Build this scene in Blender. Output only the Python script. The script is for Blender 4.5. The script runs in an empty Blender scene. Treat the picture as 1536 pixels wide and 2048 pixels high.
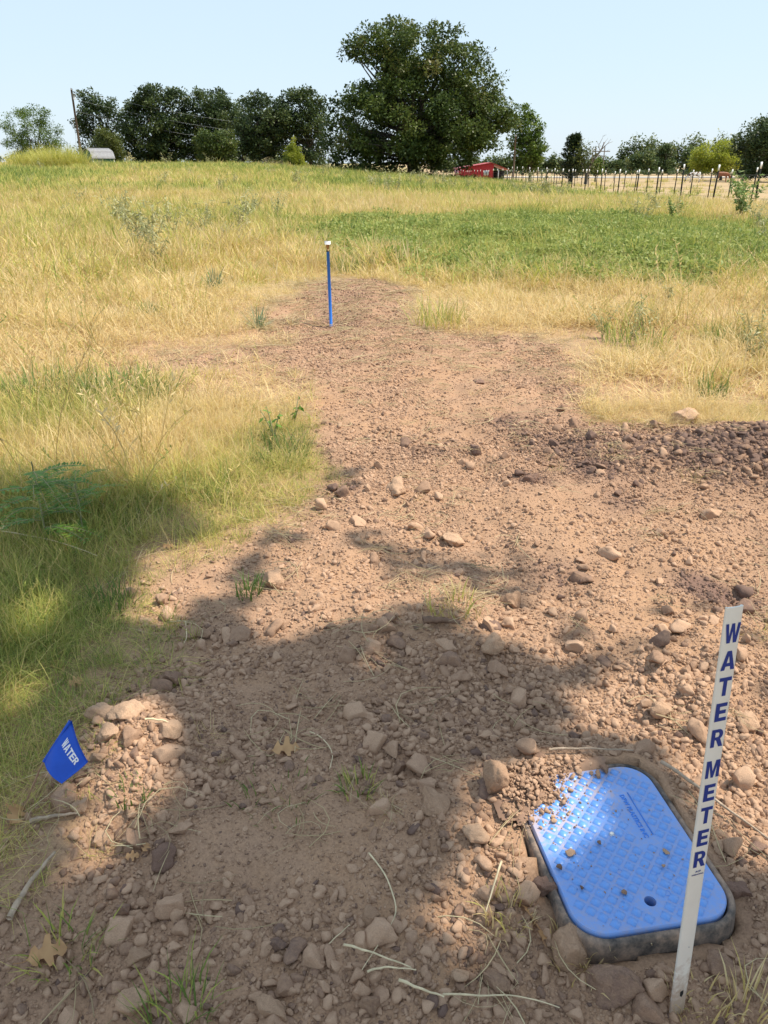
import bpy, bmesh, math, random
import numpy as np
from mathutils import Vector, Matrix, Euler
from math import radians as R

random.seed(7)
rng = np.random.default_rng(11)
scene = bpy.context.scene
COL = scene.collection

# ------------------------------------------------------------------ camera, sky, sun, exposure
CAM_H = 1.55
FPX, CX, CY = 1540.0, 768.0, 1024.0          # focal length in photo pixels, image centre
PITCH = math.atan((1024 - 326) / FPX)
cam_data = bpy.data.cameras.new("camera")
cam_data.sensor_fit = 'VERTICAL'
cam_data.sensor_height = 36.0
cam_data.lens = 36.0 * FPX / 2048.0
cam_data.clip_start = 0.02
cam_data.clip_end = 6000
cam = bpy.data.objects.new("camera", cam_data)
COL.objects.link(cam)
cam.location = (0, 0, CAM_H)
cam.rotation_euler = (math.pi / 2 - PITCH, 0, 0)
scene.camera = cam

SUN_EL, SUN_AZ = R(57), R(86)               # azimuth clockwise from +Y (the view direction) to +X
SUN = Vector((math.cos(SUN_EL) * math.sin(SUN_AZ), math.cos(SUN_EL) * math.cos(SUN_AZ), math.sin(SUN_EL)))
world = bpy.data.worlds.new("World")
scene.world = world
world.use_nodes = True
wn = world.node_tree
wn.nodes.clear()
sky = wn.nodes.new("ShaderNodeTexSky")
sky.sky_type = 'NISHITA'
sky.sun_disc = False
sky.sun_elevation = SUN_EL
sky.sun_rotation = SUN_AZ
sky.altitude = 200
sky.air_density = 1.3
sky.dust_density = 0.35
sky.ozone_density = 3.0
bg = wn.nodes.new("ShaderNodeBackground")
bg.inputs["Strength"].default_value = 0.15
wo = wn.nodes.new("ShaderNodeOutputWorld")
veil = wn.nodes.new("ShaderNodeMix"); veil.data_type = 'RGBA'      # thin high haze: an even pale blue over the clear sky
veil.inputs[0].default_value = 0.90
veil.inputs[7].default_value = (1.92, 2.36, 2.80, 1)
wn.links.new(sky.outputs[0], veil.inputs[6])
wn.links.new(veil.outputs[2], bg.inputs[0])
wn.links.new(bg.outputs[0], wo.inputs[0])
sl = bpy.data.lights.new("sun", 'SUN')
sl.energy = 2.8
sl.angle = R(0.53)
sl.color = (1.0, 0.91, 0.77)
sun = bpy.data.objects.new("sun", sl)
COL.objects.link(sun)
sun.location = (0, 0, 40)
sun.rotation_euler = SUN.to_track_quat('Z', 'Y').to_euler()
scene.view_settings.view_transform = 'Standard'
scene.view_settings.look = 'None'
scene.view_settings.gamma = 1.0
scene.view_settings.exposure = 1.16
scene.view_settings.use_curve_mapping = False
scene.render.engine = 'CYCLES'
scene.cycles.max_bounces = 6
scene.cycles.diffuse_bounces = 3
scene.cycles.transmission_bounces = 4
scene.cycles.transparent_max_bounces = 6
scene.cycles.use_denoising = True

# ------------------------------------------------------------------ helpers: photo pixel -> place in the world
CP, SP = math.cos(PITCH), math.sin(PITCH)
def ray(px, py):
    u = (px - CX) / FPX; v = (CY - py) / FPX
    return np.array([u, CP + v * SP, -SP + v * CP])
def G(px, py, z=0.0):
    d = ray(px, py); t = (z - CAM_H) / d[2]
    return d[0] * t, d[1] * t
def at_y(px, py, y):
    d = ray(px, py); t = y / d[1]
    return np.array([d[0] * t, y, CAM_H + d[2] * t])

# ------------------------------------------------------------------ numpy noise
def _hash(ix, iy, seed):
    h = (ix.astype(np.int64) * 374761393 + iy.astype(np.int64) * 668265263 + seed * 974634777) & 0xffffffff
    h = ((h ^ (h >> 13)) * 1274126177) & 0xffffffff
    h = h ^ (h >> 16)
    return (h & 0xffff) / 65535.0
def vnoise(x, y, seed=0):
    x = np.asarray(x, float); y = np.asarray(y, float)
    ix = np.floor(x); iy = np.floor(y)
    fx = x - ix; fy = y - iy
    fx = fx * fx * fx * (fx * (fx * 6 - 15) + 10); fy = fy * fy * fy * (fy * (fy * 6 - 15) + 10)
    a = _hash(ix, iy, seed); b = _hash(ix + 1, iy, seed)
    c = _hash(ix, iy + 1, seed); d = _hash(ix + 1, iy + 1, seed)
    return (a + (b - a) * fx) * (1 - fy) + (c + (d - c) * fx) * fy
def fbm(x, y, seed=0, octv=4):
    s = 0; a = 0.5; n = 0
    for i in range(octv):
        s = s + a * vnoise(np.asarray(x) * 2 ** i + 17.3 * i, np.asarray(y) * 2 ** i + 9.1 * i, seed + i); n += a; a *= 0.5
    return s / n
def smooth(e0, e1, x):
    t = np.clip((np.asarray(x, float) - e0) / (e1 - e0), 0, 1)
    return t * t * (3 - 2 * t)
def sdf_poly(x, y, poly):
    """signed distance, negative inside"""
    P = np.array(poly, float); Q = np.roll(P, -1, 0)
    d = np.full(np.shape(x), 1e9); inside = np.zeros(np.shape(x), bool)
    for (ax, ay), (bx, by) in zip(P, Q):
        ex, ey = bx - ax, by - ay
        t = np.clip(((x - ax) * ex + (y - ay) * ey) / (ex * ex + ey * ey + 1e-12), 0, 1)
        d = np.minimum(d, (x - ax - t * ex) ** 2 + (y - ay - t * ey) ** 2)
        c = ((ay > y) != (by > y))
        with np.errstate(divide='ignore', invalid='ignore'):
            xi = ax + (y - ay) * ex / (ey if ey != 0 else 1e-12)
        inside ^= c & (x < xi)
    d = np.sqrt(d)
    return np.where(inside, -d, d)

# ------------------------------------------------------------------ areas on the ground
DIRT = [G(*q) for q in [(-300, 2600), (-250, 1900), (-20, 1770), (60, 1640), (125, 1545), (190, 1440), (225, 1395), (330, 1330),
        (285, 1260), (215, 1190), (380, 1110), (555, 1050), (640, 960), (600, 890), (640, 850), (580, 780), (505, 735), (420, 745),
        (330, 735), (345, 712), (545, 700), (540, 640), (560, 600), (640, 560), (690, 548), (740, 568), (830, 590), (845, 640),
        (890, 672), (1090, 668), (1140, 700), (1160, 760), (1230, 850), (1340, 862), (1536, 850), (2000, 840), (2600, 2600)]]
GREEN = [G(*q) for q in [(535, 482), (620, 456), (800, 449), (1100, 441), (1540, 452), (1750, 480), (1650, 560), (1250, 585),
         (1000, 572), (760, 540), (640, 520)]]
SHADE = [G(*q) for q in [(-500, 950), (0, 985), (150, 1000), (330, 980), (430, 915), (560, 900), (610, 925), (650, 965), (735, 1000),
         (660, 1040), (600, 1060), (690, 1110), (850, 1105), (1060, 1120), (1080, 1175), (900, 1195), (1000, 1240), (1250, 1280),
         (1290, 1340), (1190, 1390), (1340, 1430), (1536, 1440), (1900, 1500), (2600, 2600), (-1400, 2600)]]
BX, BY, BROT = 0.5656, 1.387, math.atan2(.165, .986)     # meter box centre and turn
BW, BL, BTOP = 0.185, 0.2375, 0.035                      # half width, half length, height of its rim
BU = (math.cos(BROT), math.sin(BROT)); BV = (-BU[1], BU[0])
def box_uv(x, y):
    dx = x - BX; dy = y - BY
    return dx * BU[0] + dy * BU[1], dx * BV[0] + dy * BV[1]
def rrect(u, v, hw, hl, r):
    qx = np.abs(u) - hw + r; qy = np.abs(v) - hl + r
    return np.hypot(np.maximum(qx, 0), np.maximum(qy, 0)) + np.minimum(np.maximum(qx, qy), 0) - r

def dirt_mask(x, y):
    n = (fbm(x * 1.6, y * 1.6, 5) - .5) * np.clip(.12 * np.hypot(x, y), .25, 1.1)
    n2 = (fbm(x * 7, y * 7, 6, 3) - .5) * .22
    d = sdf_poly(x, y, DIRT) + n + n2
    m = smooth(.20, -.20, d)
    # small bare patch in the dry grass, left of the trail
    return m
def green_mask(x, y):
    n = (fbm(x * .5, y * .5, 15) - .5) * 2.6 + (fbm(x * 2, y * 2, 16, 3) - .5) * .8
    return smooth(.9, -1.7, sdf_poly(x, y, GREEN) + n)
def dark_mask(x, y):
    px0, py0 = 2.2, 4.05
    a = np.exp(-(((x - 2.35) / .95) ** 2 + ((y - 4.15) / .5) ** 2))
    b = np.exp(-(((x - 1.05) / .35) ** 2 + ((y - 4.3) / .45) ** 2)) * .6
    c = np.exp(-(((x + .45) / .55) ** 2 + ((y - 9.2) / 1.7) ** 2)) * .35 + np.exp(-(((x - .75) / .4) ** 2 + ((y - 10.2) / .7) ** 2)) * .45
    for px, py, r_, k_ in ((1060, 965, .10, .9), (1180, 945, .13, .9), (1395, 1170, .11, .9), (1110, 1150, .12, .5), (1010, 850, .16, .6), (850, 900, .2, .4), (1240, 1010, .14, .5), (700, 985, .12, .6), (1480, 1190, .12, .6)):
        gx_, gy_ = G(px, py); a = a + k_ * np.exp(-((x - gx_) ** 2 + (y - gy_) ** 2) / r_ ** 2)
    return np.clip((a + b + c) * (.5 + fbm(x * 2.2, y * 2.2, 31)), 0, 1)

def base_z(x, y):
    X = np.array([-400, -60, -12, -5, 3, 9, 14, 30, 100, 400.])
    Z = np.array([1.2, 1.2, 1.15, .72, .2, -.2, -.45, -.85, -1.1, -1.1])
    zf = np.interp(x, X, Z)
    t = smooth(14, 74, y)
    left = smooth(6, -8, x)
    back = np.where(y > 74, smooth(74, 150, y), 0)
    z = zf * t
    z = z - left * back * .7
    z = z + (1 - left) * back * (-1.25 - zf) * .95
    z = z + (vnoise(x * .08, y * .08, 3) - .5) * .28 * smooth(8, 30, y) * (1 - smooth(100, 200, y))
    z = z + (vnoise(x * .35, y * .35, 4) - .5) * .09 * smooth(3, 8, y) * (1 - smooth(60, 120, y))
    return z
def ground_z(x, y, m=None):
    x = np.asarray(x, float); y = np.asarray(y, float)
    if m is None: m = dirt_mask(x, y)
    z = base_z(x, y)
    near = 1 - smooth(14, 22, np.hypot(x, y))
    rel = (fbm(x * 1.15, y * 1.15, 40, 2) - .5) * .085 + (fbm(x * 4.2, y * 4.2, 41, 2) - .5) * .070 + (fbm(x * 13, y * 13, 42, 3) - .5) * .026
    grs = (fbm(x * 1.4, y * 1.4, 43, 3) - .5) * .06
    z = z + near * (rel * m + grs * (1 - m))
    # low ridges of back-fill and the spoil heap to the right, the mound round the standpipe
    z = z + .05 * np.exp(-(((x - .28) / .45) ** 2 + ((y - 2.25) / .22) ** 2)) + .05 * np.exp(-(((x + .05) / .22) ** 2 + ((y - 3.55) / .16) ** 2))
    z = z + .17 * np.exp(-(((x - 2.75) / 1.0) ** 2 + ((y - 4.2) / .40) ** 2)) + .10 * np.exp(-(((x + .35) / .8) ** 2 + ((y - 10.6) / 1.3) ** 2))
    z = z + .04 * np.exp(-(((x + .75) / .2) ** 2 + ((y - 1.75) / .16) ** 2))
    u, v = box_uv(x, y)
    do = rrect(u, v, BW + .030, BL + .030, .095)
    lev = np.where(v < 0, -.012 + .045 * np.clip((v + BL) / BL, 0, 1), .010 + .03 * np.clip(v / BL, 0, 1))
    w = np.exp(-(np.maximum(do, 0) / .13) ** 2)
    fine = (fbm(x * 13, y * 13, 42, 3) - .5) * .026
    z = z * (1 - w) + (lev + fine) * w
    z = np.where(do < -.014, -.17, z)
    return z
def gz(x, y):
    return float(ground_z(np.array([x]), np.array([y]))[0])

# ------------------------------------------------------------------ mesh helpers
class MB:
    def __init__(s): s.V = []; s.Q = []; s.T = []; s.n = 0; s.A = {}
    def add(s, V, F, **attr):
        V = np.asarray(V, float).reshape(-1, 3); F = np.asarray(F, int)
        s.V.append(V)
        (s.Q if F.shape[1] == 4 else s.T).append(F + s.n)
        for k, v in attr.items():
            s.A.setdefault(k, []).append(np.broadcast_to(np.asarray(v, float), (len(V),)))
        s.n += len(V); return s
    def more(s, F):                      # more faces on the vertices added last
        F = np.asarray(F, int); (s.Q if F.shape[1] == 4 else s.T).append(F + s.n - len(s.V[-1]))
    def box(s, lo, hi, M=None, **a):
        lo = np.array(lo, float); hi = np.array(hi, float)
        V = np.array([[(lo, hi)[i][0], (lo, hi)[j][1], (lo, hi)[k][2]] for k in (0, 1) for j in (0, 1) for i in (0, 1)])
        if M is not None: V = (np.array(M.to_3x3()) @ V.T).T + np.array(M.translation)
        return s.add(V, [[0, 2, 3, 1], [4, 5, 7, 6], [0, 1, 5, 4], [2, 6, 7, 3], [0, 4, 6, 2], [1, 3, 7, 5]], **a)
    def tube(s, P, rad, n=6, cap=True, **a):
        P = np.asarray(P, float); m = len(P); rad = np.broadcast_to(np.asarray(rad, float), (m,))
        T = np.gradient(P, axis=0); T /= np.linalg.norm(T, axis=1)[:, None] + 1e-12
        ref = np.array([0, 0, 1.]) if abs(T[:, 2]).mean() < .8 else np.array([1., 0, 0])
        A = np.cross(T, ref); A /= np.linalg.norm(A, axis=1)[:, None] + 1e-12
        B = np.cross(T, A)
        th = np.arange(n) * 2 * math.pi / n
        V = P[:, None, :] + rad[:, None, None] * (np.cos(th)[None, :, None] * A[:, None, :] + np.sin(th)[None, :, None] * B[:, None, :])
        i = np.arange(m - 1)[:, None] * n; j = np.arange(n)[None, :]; j2 = (j + 1) % n
        F = np.stack([i + j, i + j2, i + n + j2, i + n + j], -1).reshape(-1, 4)
        s.add(V.reshape(-1, 3), F, **a)
        if cap:
            s.more(np.array([[0, k, k + 1] for k in range(1, n - 1)])); b = (m - 1) * n
            s.more(np.array([[b, b + k + 1, b + k] for k in range(1, n - 1)]))
        return s
    def mesh(s, name, mat, smooth=False):
        me = bpy.data.meshes.new(name)
        V = np.concatenate(s.V) if s.V else np.zeros((0, 3))
        Q = np.concatenate(s.Q) if s.Q else np.zeros((0, 4), int)
        T = np.concatenate(s.T) if s.T else np.zeros((0, 3), int)
        me.vertices.add(len(V)); me.vertices.foreach_set("co", V.astype(np.float32).ravel())
        li = np.concatenate([Q.ravel(), T.ravel()]); me.loops.add(len(li)); me.loops.foreach_set("vertex_index", li.astype(np.int32))
        st = np.concatenate([np.arange(len(Q)) * 4, len(Q) * 4 + np.arange(len(T)) * 3])
        me.polygons.add(len(Q) + len(T)); me.polygons.foreach_set("loop_start", st.astype(np.int32))
        if smooth: me.polygons.foreach_set("use_smooth", np.ones(len(Q) + len(T), bool))
        me.update(calc_edges=True)
        for k, L in s.A.items():
            arr = np.concatenate(L)
            if len(arr) == len(V):
                at = me.attributes.new(k, 'FLOAT', 'POINT'); at.data.foreach_set("value", arr.astype(np.float32))
        if mat: me.materials.append(mat)
        return me
    def build(s, name, mat, parent=None, smooth=False):
        return obj(name, s.mesh(name, mat, smooth), parent)

def obj(name, data, parent=None, loc=None):
    o = bpy.data.objects.new(name, data); COL.objects.link(o)
    if parent: o.parent = parent
    if loc is not None: o.location = loc
    return o
def tag(o, label=None, cat=None, group=None, kind=None):
    if label: o["label"] = label
    if cat: o["category"] = cat
    if group: o["group"] = group
    if kind: o["kind"] = kind
    return o
def thing(name, label, cat, loc=(0, 0, 0), rz=0, group=None):
    o = obj(name, None, None, loc); o.rotation_euler = (0, 0, rz); o.empty_display_size = .1
    return tag(o, label, cat, group)
def dup(root, loc=None, label=None, group=None):
    def cp(o, p):
        c = o.copy(); COL.objects.link(c); c.parent = p
        for ch in o.children: cp(ch, c)
        return c
    r = cp(root, None)
    if loc is not None: r.location = loc
    if label: r["label"] = label
    if group: r["group"] = group
    return r

# ------------------------------------------------------------------ materials
def new_mat(name):
    m = bpy.data.materials.new(name); m.use_nodes = True; nt = m.node_tree; nt.nodes.clear()
    out = nt.nodes.new("ShaderNodeOutputMaterial"); return m, nt, out
def N(nt, t, **kw):
    n = nt.nodes.new(t)
    for k, v in kw.items(): setattr(n, k, v)
    return n
def ramp(nt, stops, interp='LINEAR'):
    n = nt.nodes.new("ShaderNodeValToRGB"); cr = n.color_ramp; cr.interpolation = interp
    while len(cr.elements) < len(stops): cr.elements.new(0.5)
    for e, (p, c) in zip(cr.elements, stops): e.position = p; e.color = (*c, 1)
    return n
def noise(nt, scale, detail=3, rough=.55, coord=None, dim='3D'):
    n = nt.nodes.new("ShaderNodeTexNoise"); n.noise_dimensions = dim
    n.inputs["Scale"].default_value = scale; n.inputs["Detail"].default_value = detail; n.inputs["Roughness"].default_value = rough
    if coord is not None: nt.links.new(coord, n.inputs["Vector"])
    return n
def mix(nt, fac, a, b, blend='MIX'):
    n = nt.nodes.new("ShaderNodeMix"); n.data_type = 'RGBA'; n.blend_type = blend
    for sock, v in ((n.inputs[0], fac), (n.inputs[6], a), (n.inputs[7], b)):
        if hasattr(v, "is_linked"): nt.links.new(v, sock)
        elif isinstance(v, (int, float)): sock.default_value = v
        else: sock.default_value = (*v, 1)
    return n.outputs[2]
def math_(nt, op, a, b=None, c=None, clamp=False):
    n = nt.nodes.new("ShaderNodeMath"); n.operation = op; n.use_clamp = clamp
    for i, v in enumerate((a, b, c)):
        if v is None: continue
        if hasattr(v, "is_linked"): nt.links.new(v, n.inputs[i])
        else: n.inputs[i].default_value = v
    return n.outputs[0]
def attr(nt, name, typ='GEOMETRY'):
    n = nt.nodes.new("ShaderNodeAttribute"); n.attribute_name = name; n.attribute_type = typ; return n.outputs["Fac"]
def bump(nt, h, strength=.5, dist=.01):
    n = nt.nodes.new("ShaderNodeBump"); n.inputs["Strength"].default_value = strength; n.inputs["Distance"].default_value = dist
    nt.links.new(h, n.inputs["Height"]); return n.outputs[0]
def principled(nt, out, col, rough=.8, spec=.3, normal=None, metal=0):
    p = nt.nodes.new("ShaderNodeBsdfPrincipled")
    for sock, v in ((p.inputs["Base Color"], col), (p.inputs["Roughness"], rough)):
        if hasattr(v, "is_linked"): nt.links.new(v, sock)
        elif isinstance(v, (int, float)): sock.default_value = v
        else: sock.default_value = (*v, 1)
    p.inputs["Specular IOR Level"].default_value = spec; p.inputs["Metallic"].default_value = metal
    if normal is not None: nt.links.new(normal, p.inputs["Normal"])
    nt.links.new(p.outputs[0], out.inputs[0]); return p
def simple(name, col, rough=.6, spec=.3, var=.12, scale=8, metal=0, bmp=0):
    m, nt, out = new_mat(name)
    tc = N(nt, "ShaderNodeTexCoord").outputs["Object"]
    n = noise(nt, scale, 4, .6, tc)
    lo = tuple(c * (1 - var) for c in col); hi = tuple(min(1, c * (1 + var)) for c in col)
    r = ramp(nt, [(.3, lo), (.7, hi)]); nt.links.new(n.outputs["Fac"], r.inputs[0])
    nm = None
    if bmp: nm = bump(nt, noise(nt, scale * 6, 4, .6, tc).outputs["Fac"], bmp, .01)
    principled(nt, out, r.outputs[0], rough, spec, nm, metal)
    return m

TAN = (.415, .252, .15); BROWN = (.31, .192, .128); DARK = (.21, .13, .10); PALE = (.47, .31, .205)

def ground_material():
    m, nt, out = new_mat("ground_soil")
    geo = N(nt, "ShaderNodeNewGeometry").outputs["Position"]
    n1 = noise(nt, 1.3, 4, .6, geo); n2 = noise(nt, 22, 5, .65, geo); n3 = noise(nt, 140, 4, .7, geo); n4 = noise(nt, .25, 4, .55, geo)
    f = math_(nt, 'ADD', math_(nt, 'MULTIPLY', n1.outputs["Fac"], .9), math_(nt, 'MULTIPLY', n2.outputs["Fac"], .5))
    soil = ramp(nt, [(.45, BROWN), (.62, (.40, .25, .16)), (.85, TAN)]); nt.links.new(f, soil.inputs[0])
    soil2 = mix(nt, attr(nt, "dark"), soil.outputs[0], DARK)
    spk = ramp(nt, [(.35, (.75, .75, .75)), (.6, (1.05, 1.05, 1.05))]); nt.links.new(n3.outputs["Fac"], spk.inputs[0])
    soil3 = mix(nt, 1.0, soil2, spk.outputs[0], 'MULTIPLY')
    # field floor: straw thatch going to green, with soil showing through
    st = ramp(nt, [(.3, (.25, .16, .095)), (.48, (.36, .255, .14)), (.60, (.46, .35, .19)), (.72, (.54, .43, .24))]); nt.links.new(math_(nt, 'ADD', math_(nt, 'MULTIPLY', n2.outputs["Fac"], .5), math_(nt, 'MULTIPLY', n3.outputs["Fac"], .5)), st.inputs[0])
    gr = ramp(nt, [(.3, (.17, .18, .05)), (.7, (.32, .31, .10))]); nt.links.new(n2.outputs["Fac"], gr.inputs[0])
    fld = mix(nt, attr(nt, "green"), st.outputs[0], gr.outputs[0])
    fld = mix(nt, attr(nt, "bare"), fld, (.50, .39, .25))
    col = mix(nt, attr(nt, "dirt"), fld, soil3)
    h = math_(nt, 'ADD', math_(nt, 'MULTIPLY', n2.outputs["Fac"], .6), math_(nt, 'MULTIPLY', n3.outputs["Fac"], .35))
    principled(nt, out, col, .95, .12, bump(nt, h, .9, .0085))
    return m

def clod_material(name, a, b, c, bd=.0032):
    m, nt, out = new_mat(name)
    tc = N(nt, "ShaderNodeTexCoord").outputs["Object"]
    oi = N(nt, "ShaderNodeObjectInfo").outputs["Random"]
    n1 = noise(nt, 2.6, 5, .65, tc); n2 = noise(nt, 14, 5, .7, tc)
    f = math_(nt, 'ADD', math_(nt, 'MULTIPLY', n1.outputs["Fac"], .65), math_(nt, 'MULTIPLY', oi, .55))
    t = attr(nt, "tint", 'INSTANCER'); t2 = attr(nt, "tint", 'OBJECT')
    f = math_(nt, 'SUBTRACT', f, math_(nt, 'ADD', t, t2))
    r = ramp(nt, [(.02, c), (.32, b), (.75, a)]); nt.links.new(f, r.inputs[0])
    sp = ramp(nt, [(.32, (.78, .78, .78)), (.62, (1.06, 1.06, 1.06))]); nt.links.new(n2.outputs["Fac"], sp.inputs[0])
    col = mix(nt, 1.0, r.outputs[0], sp.outputs[0], 'MULTIPLY')
    h = math_(nt, 'ADD', math_(nt, 'MULTIPLY', n1.outputs["Fac"], .5), math_(nt, 'MULTIPLY', n2.outputs["Fac"], .5))
    principled(nt, out, col, .95, .12, bump(nt, h, .8, bd))
    return m

def leafy(name, stops, transl=.35, src=("tint",), rough=.5, spec=.25, inst=False, var=.5, rndname="rnd"):
    """thin plant tissue: stops over (tint + random); light also comes through"""
    m, nt, out = new_mat(name)
    f = attr(nt, rndname)
    if inst:
        t = math_(nt, 'ADD', attr(nt, "tint", 'INSTANCER'), attr(nt, "tint", 'OBJECT'))
        f = math_(nt, 'ADD', math_(nt, 'MULTIPLY', math_(nt, 'SUBTRACT', f, .5), var), t)
    r = ramp(nt, stops); nt.links.new(f, r.inputs[0])
    d = N(nt, "ShaderNodeBsdfPrincipled"); nt.links.new(r.outputs[0], d.inputs["Base Color"])
    d.inputs["Roughness"].default_value = rough; d.inputs["Specular IOR Level"].default_value = spec
    tr = N(nt, "ShaderNodeBsdfTranslucent"); nt.links.new(r.outputs[0], tr.inputs[0])
    mx = N(nt, "ShaderNodeMixShader"); mx.inputs[0].default_value = transl
    nt.links.new(d.outputs[0], mx.inputs[1]); nt.links.new(tr.outputs[0], mx.inputs[2]); nt.links.new(mx.outputs[0], out.inputs[0])
    return m

M_GROUND = ground_material()
M_CLOD = clod_material("soil_clod", (.50, .325, .215), (.345, .216, .142), (.185, .12, .094))
M_ROCK = clod_material("dry_clay", (.55, .36, .235), (.42, .265, .17), (.25, .155, .115), .011)
GR_STOPS = [(0, (.76, .61, .33)), (.22, (.68, .51, .22)), (.42, (.60, .52, .16)), (.62, (.45, .48, .11)), (.82, (.23, .29, .07)), (1, (.14, .21, .05))]
M_GRASS = leafy("grass_blade", GR_STOPS, .38, inst=True, var=.62)
M_STRAW = simple("dry_straw", (.62, .51, .32), .7, .3, .25, 30)
M_TWIG = simple("twig_bark", (.42, .32, .23), .9, .2, .3, 40, bmp=.3)
M_BARK = simple("tree_bark", (.10, .085, .068), .95, .15, .35, 3, bmp=.5)
M_BARKL = simple("grey_bark", (.20, .175, .15), .95, .15, .3, 3, bmp=.5)

# ------------------------------------------------------------------ ground sheet
def axis(lims):
    """spacing grows away from the fine span"""
    lo, f0, f1, hi, h, g = lims
    a = list(np.arange(f0, f1, h)); s = h; v = a[-1]
    while v < hi: s *= g; v += s; a.append(v)
    s = h; v = f0; b = []
    while v > lo: s *= g; v -= s; b.append(v)
    return np.array(b[::-1] + a)
xs = axis((-1500, -1.9, 2.3, 1500, .018, 1.032))
ys = axis((-120, .55, 4.2, 2400, .018, 1.0155))
XX, YY = np.meshgrid(xs, ys)
fx, fy = XX.ravel(), YY.ravel()
DM = dirt_mask(fx, fy); GM = green_mask(fx, fy)
ZZ = ground_z(fx, fy, DM)
far = smooth(24, 34, fy)
padd = smooth(13.2, 14.6, fx) * smooth(18, 24, fy)
gcol = np.clip(GM + far * (1 - padd) * (.42 + (fbm(fx * .1, fy * .1, 51) - .5) * .9) + (fbm(fx * .6, fy * .6, 52) - .45) * .5 * (1 - padd) * smooth(9, 20, fy), 0, 1)
gcol = np.where((fy > 24) & (fy < 33), gcol * .4, gcol)
lane = smooth(.9, .2, np.abs(fx - 16.4 - .25 * np.sin(fy * .2)) ) * smooth(20, 26, fy) * (1 - smooth(70, 110, fy))
bare = np.clip(lane + padd * .35 * fbm(fx * .2, fy * .5, 53), 0, 1)
nx, ny = len(xs), len(ys)
ii = (np.arange(ny - 1)[:, None] * nx + np.arange(nx - 1)[None, :]).ravel()
DM = np.maximum(DM, (1 - smooth(6.5, 12, fy)) * np.clip(.25 + 1.3 * fbm(fx * 1.2, fy * 1.2, 56), 0, .9) * (fy > .1))
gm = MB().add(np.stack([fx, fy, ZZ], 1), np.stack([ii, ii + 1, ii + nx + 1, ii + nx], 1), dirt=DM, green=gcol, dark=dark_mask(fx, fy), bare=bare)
ground = gm.build("ground", M_GROUND, smooth=True); tag(ground, kind="structure")
print("ground verts", len(fx))

# pale gravel road far across the paddock
road = MB()
rp = np.array([(13 + 6 * k, 176 + 1.2 * math.sin(k * .8)) for k in range(0, 18)])
L = []
for k, (x, y) in enumerate(rp):
    w = 4.2 * (1 if k < 9 else max(.15, 1 - (k - 9) * .1))
    for q in (-w, w): L.append((x, y + q, float(base_z(np.array([x]), np.array([y + q]))[0]) + .12))
road.add(L, [[2 * k, 2 * k + 2, 2 * k + 3, 2 * k + 1] for k in range(len(rp) - 1)])
tag(road.build("gravel_road", simple("pale_gravel", (.62, .60, .56), .95, .1, .12, 2)), kind="structure")

# ------------------------------------------------------------------ scatter by geometry nodes (for stuff only)
def scatter(name, P, rot, scl, idx, tint, protos, kind="stuff"):
    me = bpy.data.meshes.new(name); n = len(P)
    me.vertices.add(n); me.vertices.foreach_set("co", np.asarray(P, np.float32).ravel())
    for nm, ty, ar in (("rot", 'FLOAT_VECTOR', rot), ("scl", 'FLOAT_VECTOR', scl), ("idx", 'INT', idx), ("tint", 'FLOAT', tint)):
        a = me.attributes.new(nm, ty, 'POINT')
        if ty == 'FLOAT_VECTOR': a.data.foreach_set("vector", np.asarray(ar, np.float32).ravel())
        else: a.data.foreach_set("value", np.asarray(ar, np.int32 if ty == 'INT' else np.float32).ravel())
    o = obj(name, me); tag(o, kind=kind)
    c = bpy.data.collections.new(name + "_pieces")
    for i, p in enumerate(protos):
        q = bpy.data.objects.new("%s_piece_%02d" % (name, i), p); c.objects.link(q)
    ng = bpy.data.node_groups.new(name + "_nodes", 'GeometryNodeTree')
    ng.interface.new_socket("Geometry", in_out='INPUT', socket_type='NodeSocketGeometry')
    ng.interface.new_socket("Geometry", in_out='OUTPUT', socket_type='NodeSocketGeometry')
    gi = ng.nodes.new("NodeGroupInput"); go = ng.nodes.new("NodeGroupOutput")
    ip = ng.nodes.new("GeometryNodeInstanceOnPoints"); ci = ng.nodes.new("GeometryNodeCollectionInfo")
    ci.inputs["Collection"].default_value = c; ci.inputs["Separate Children"].default_value = True; ci.inputs["Reset Children"].default_value = True
    ip.inputs["Pick Instance"].default_value = True
    def na(nm, ty):
        a = ng.nodes.new("GeometryNodeInputNamedAttribute"); a.data_type = ty; a.inputs["Name"].default_value = nm; return a.outputs["Attribute"]
    er = ng.nodes.new("FunctionNodeEulerToRotation")
    l = ng.links.new
    l(gi.outputs[0], ip.inputs["Points"]); l(ci.outputs[0], ip.inputs["Instance"])
    l(na("idx", 'INT'), ip.inputs["Instance Index"]); l(na("rot", 'FLOAT_VECTOR'), er.inputs[0]); l(er.outputs[0], ip.inputs["Rotation"])
    l(na("scl", 'FLOAT_VECTOR'), ip.inputs["Scale"]); l(ip.outputs[0], go.inputs[0])
    o.modifiers.new("scatter", 'NODES').node_group = ng
    return o

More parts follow.
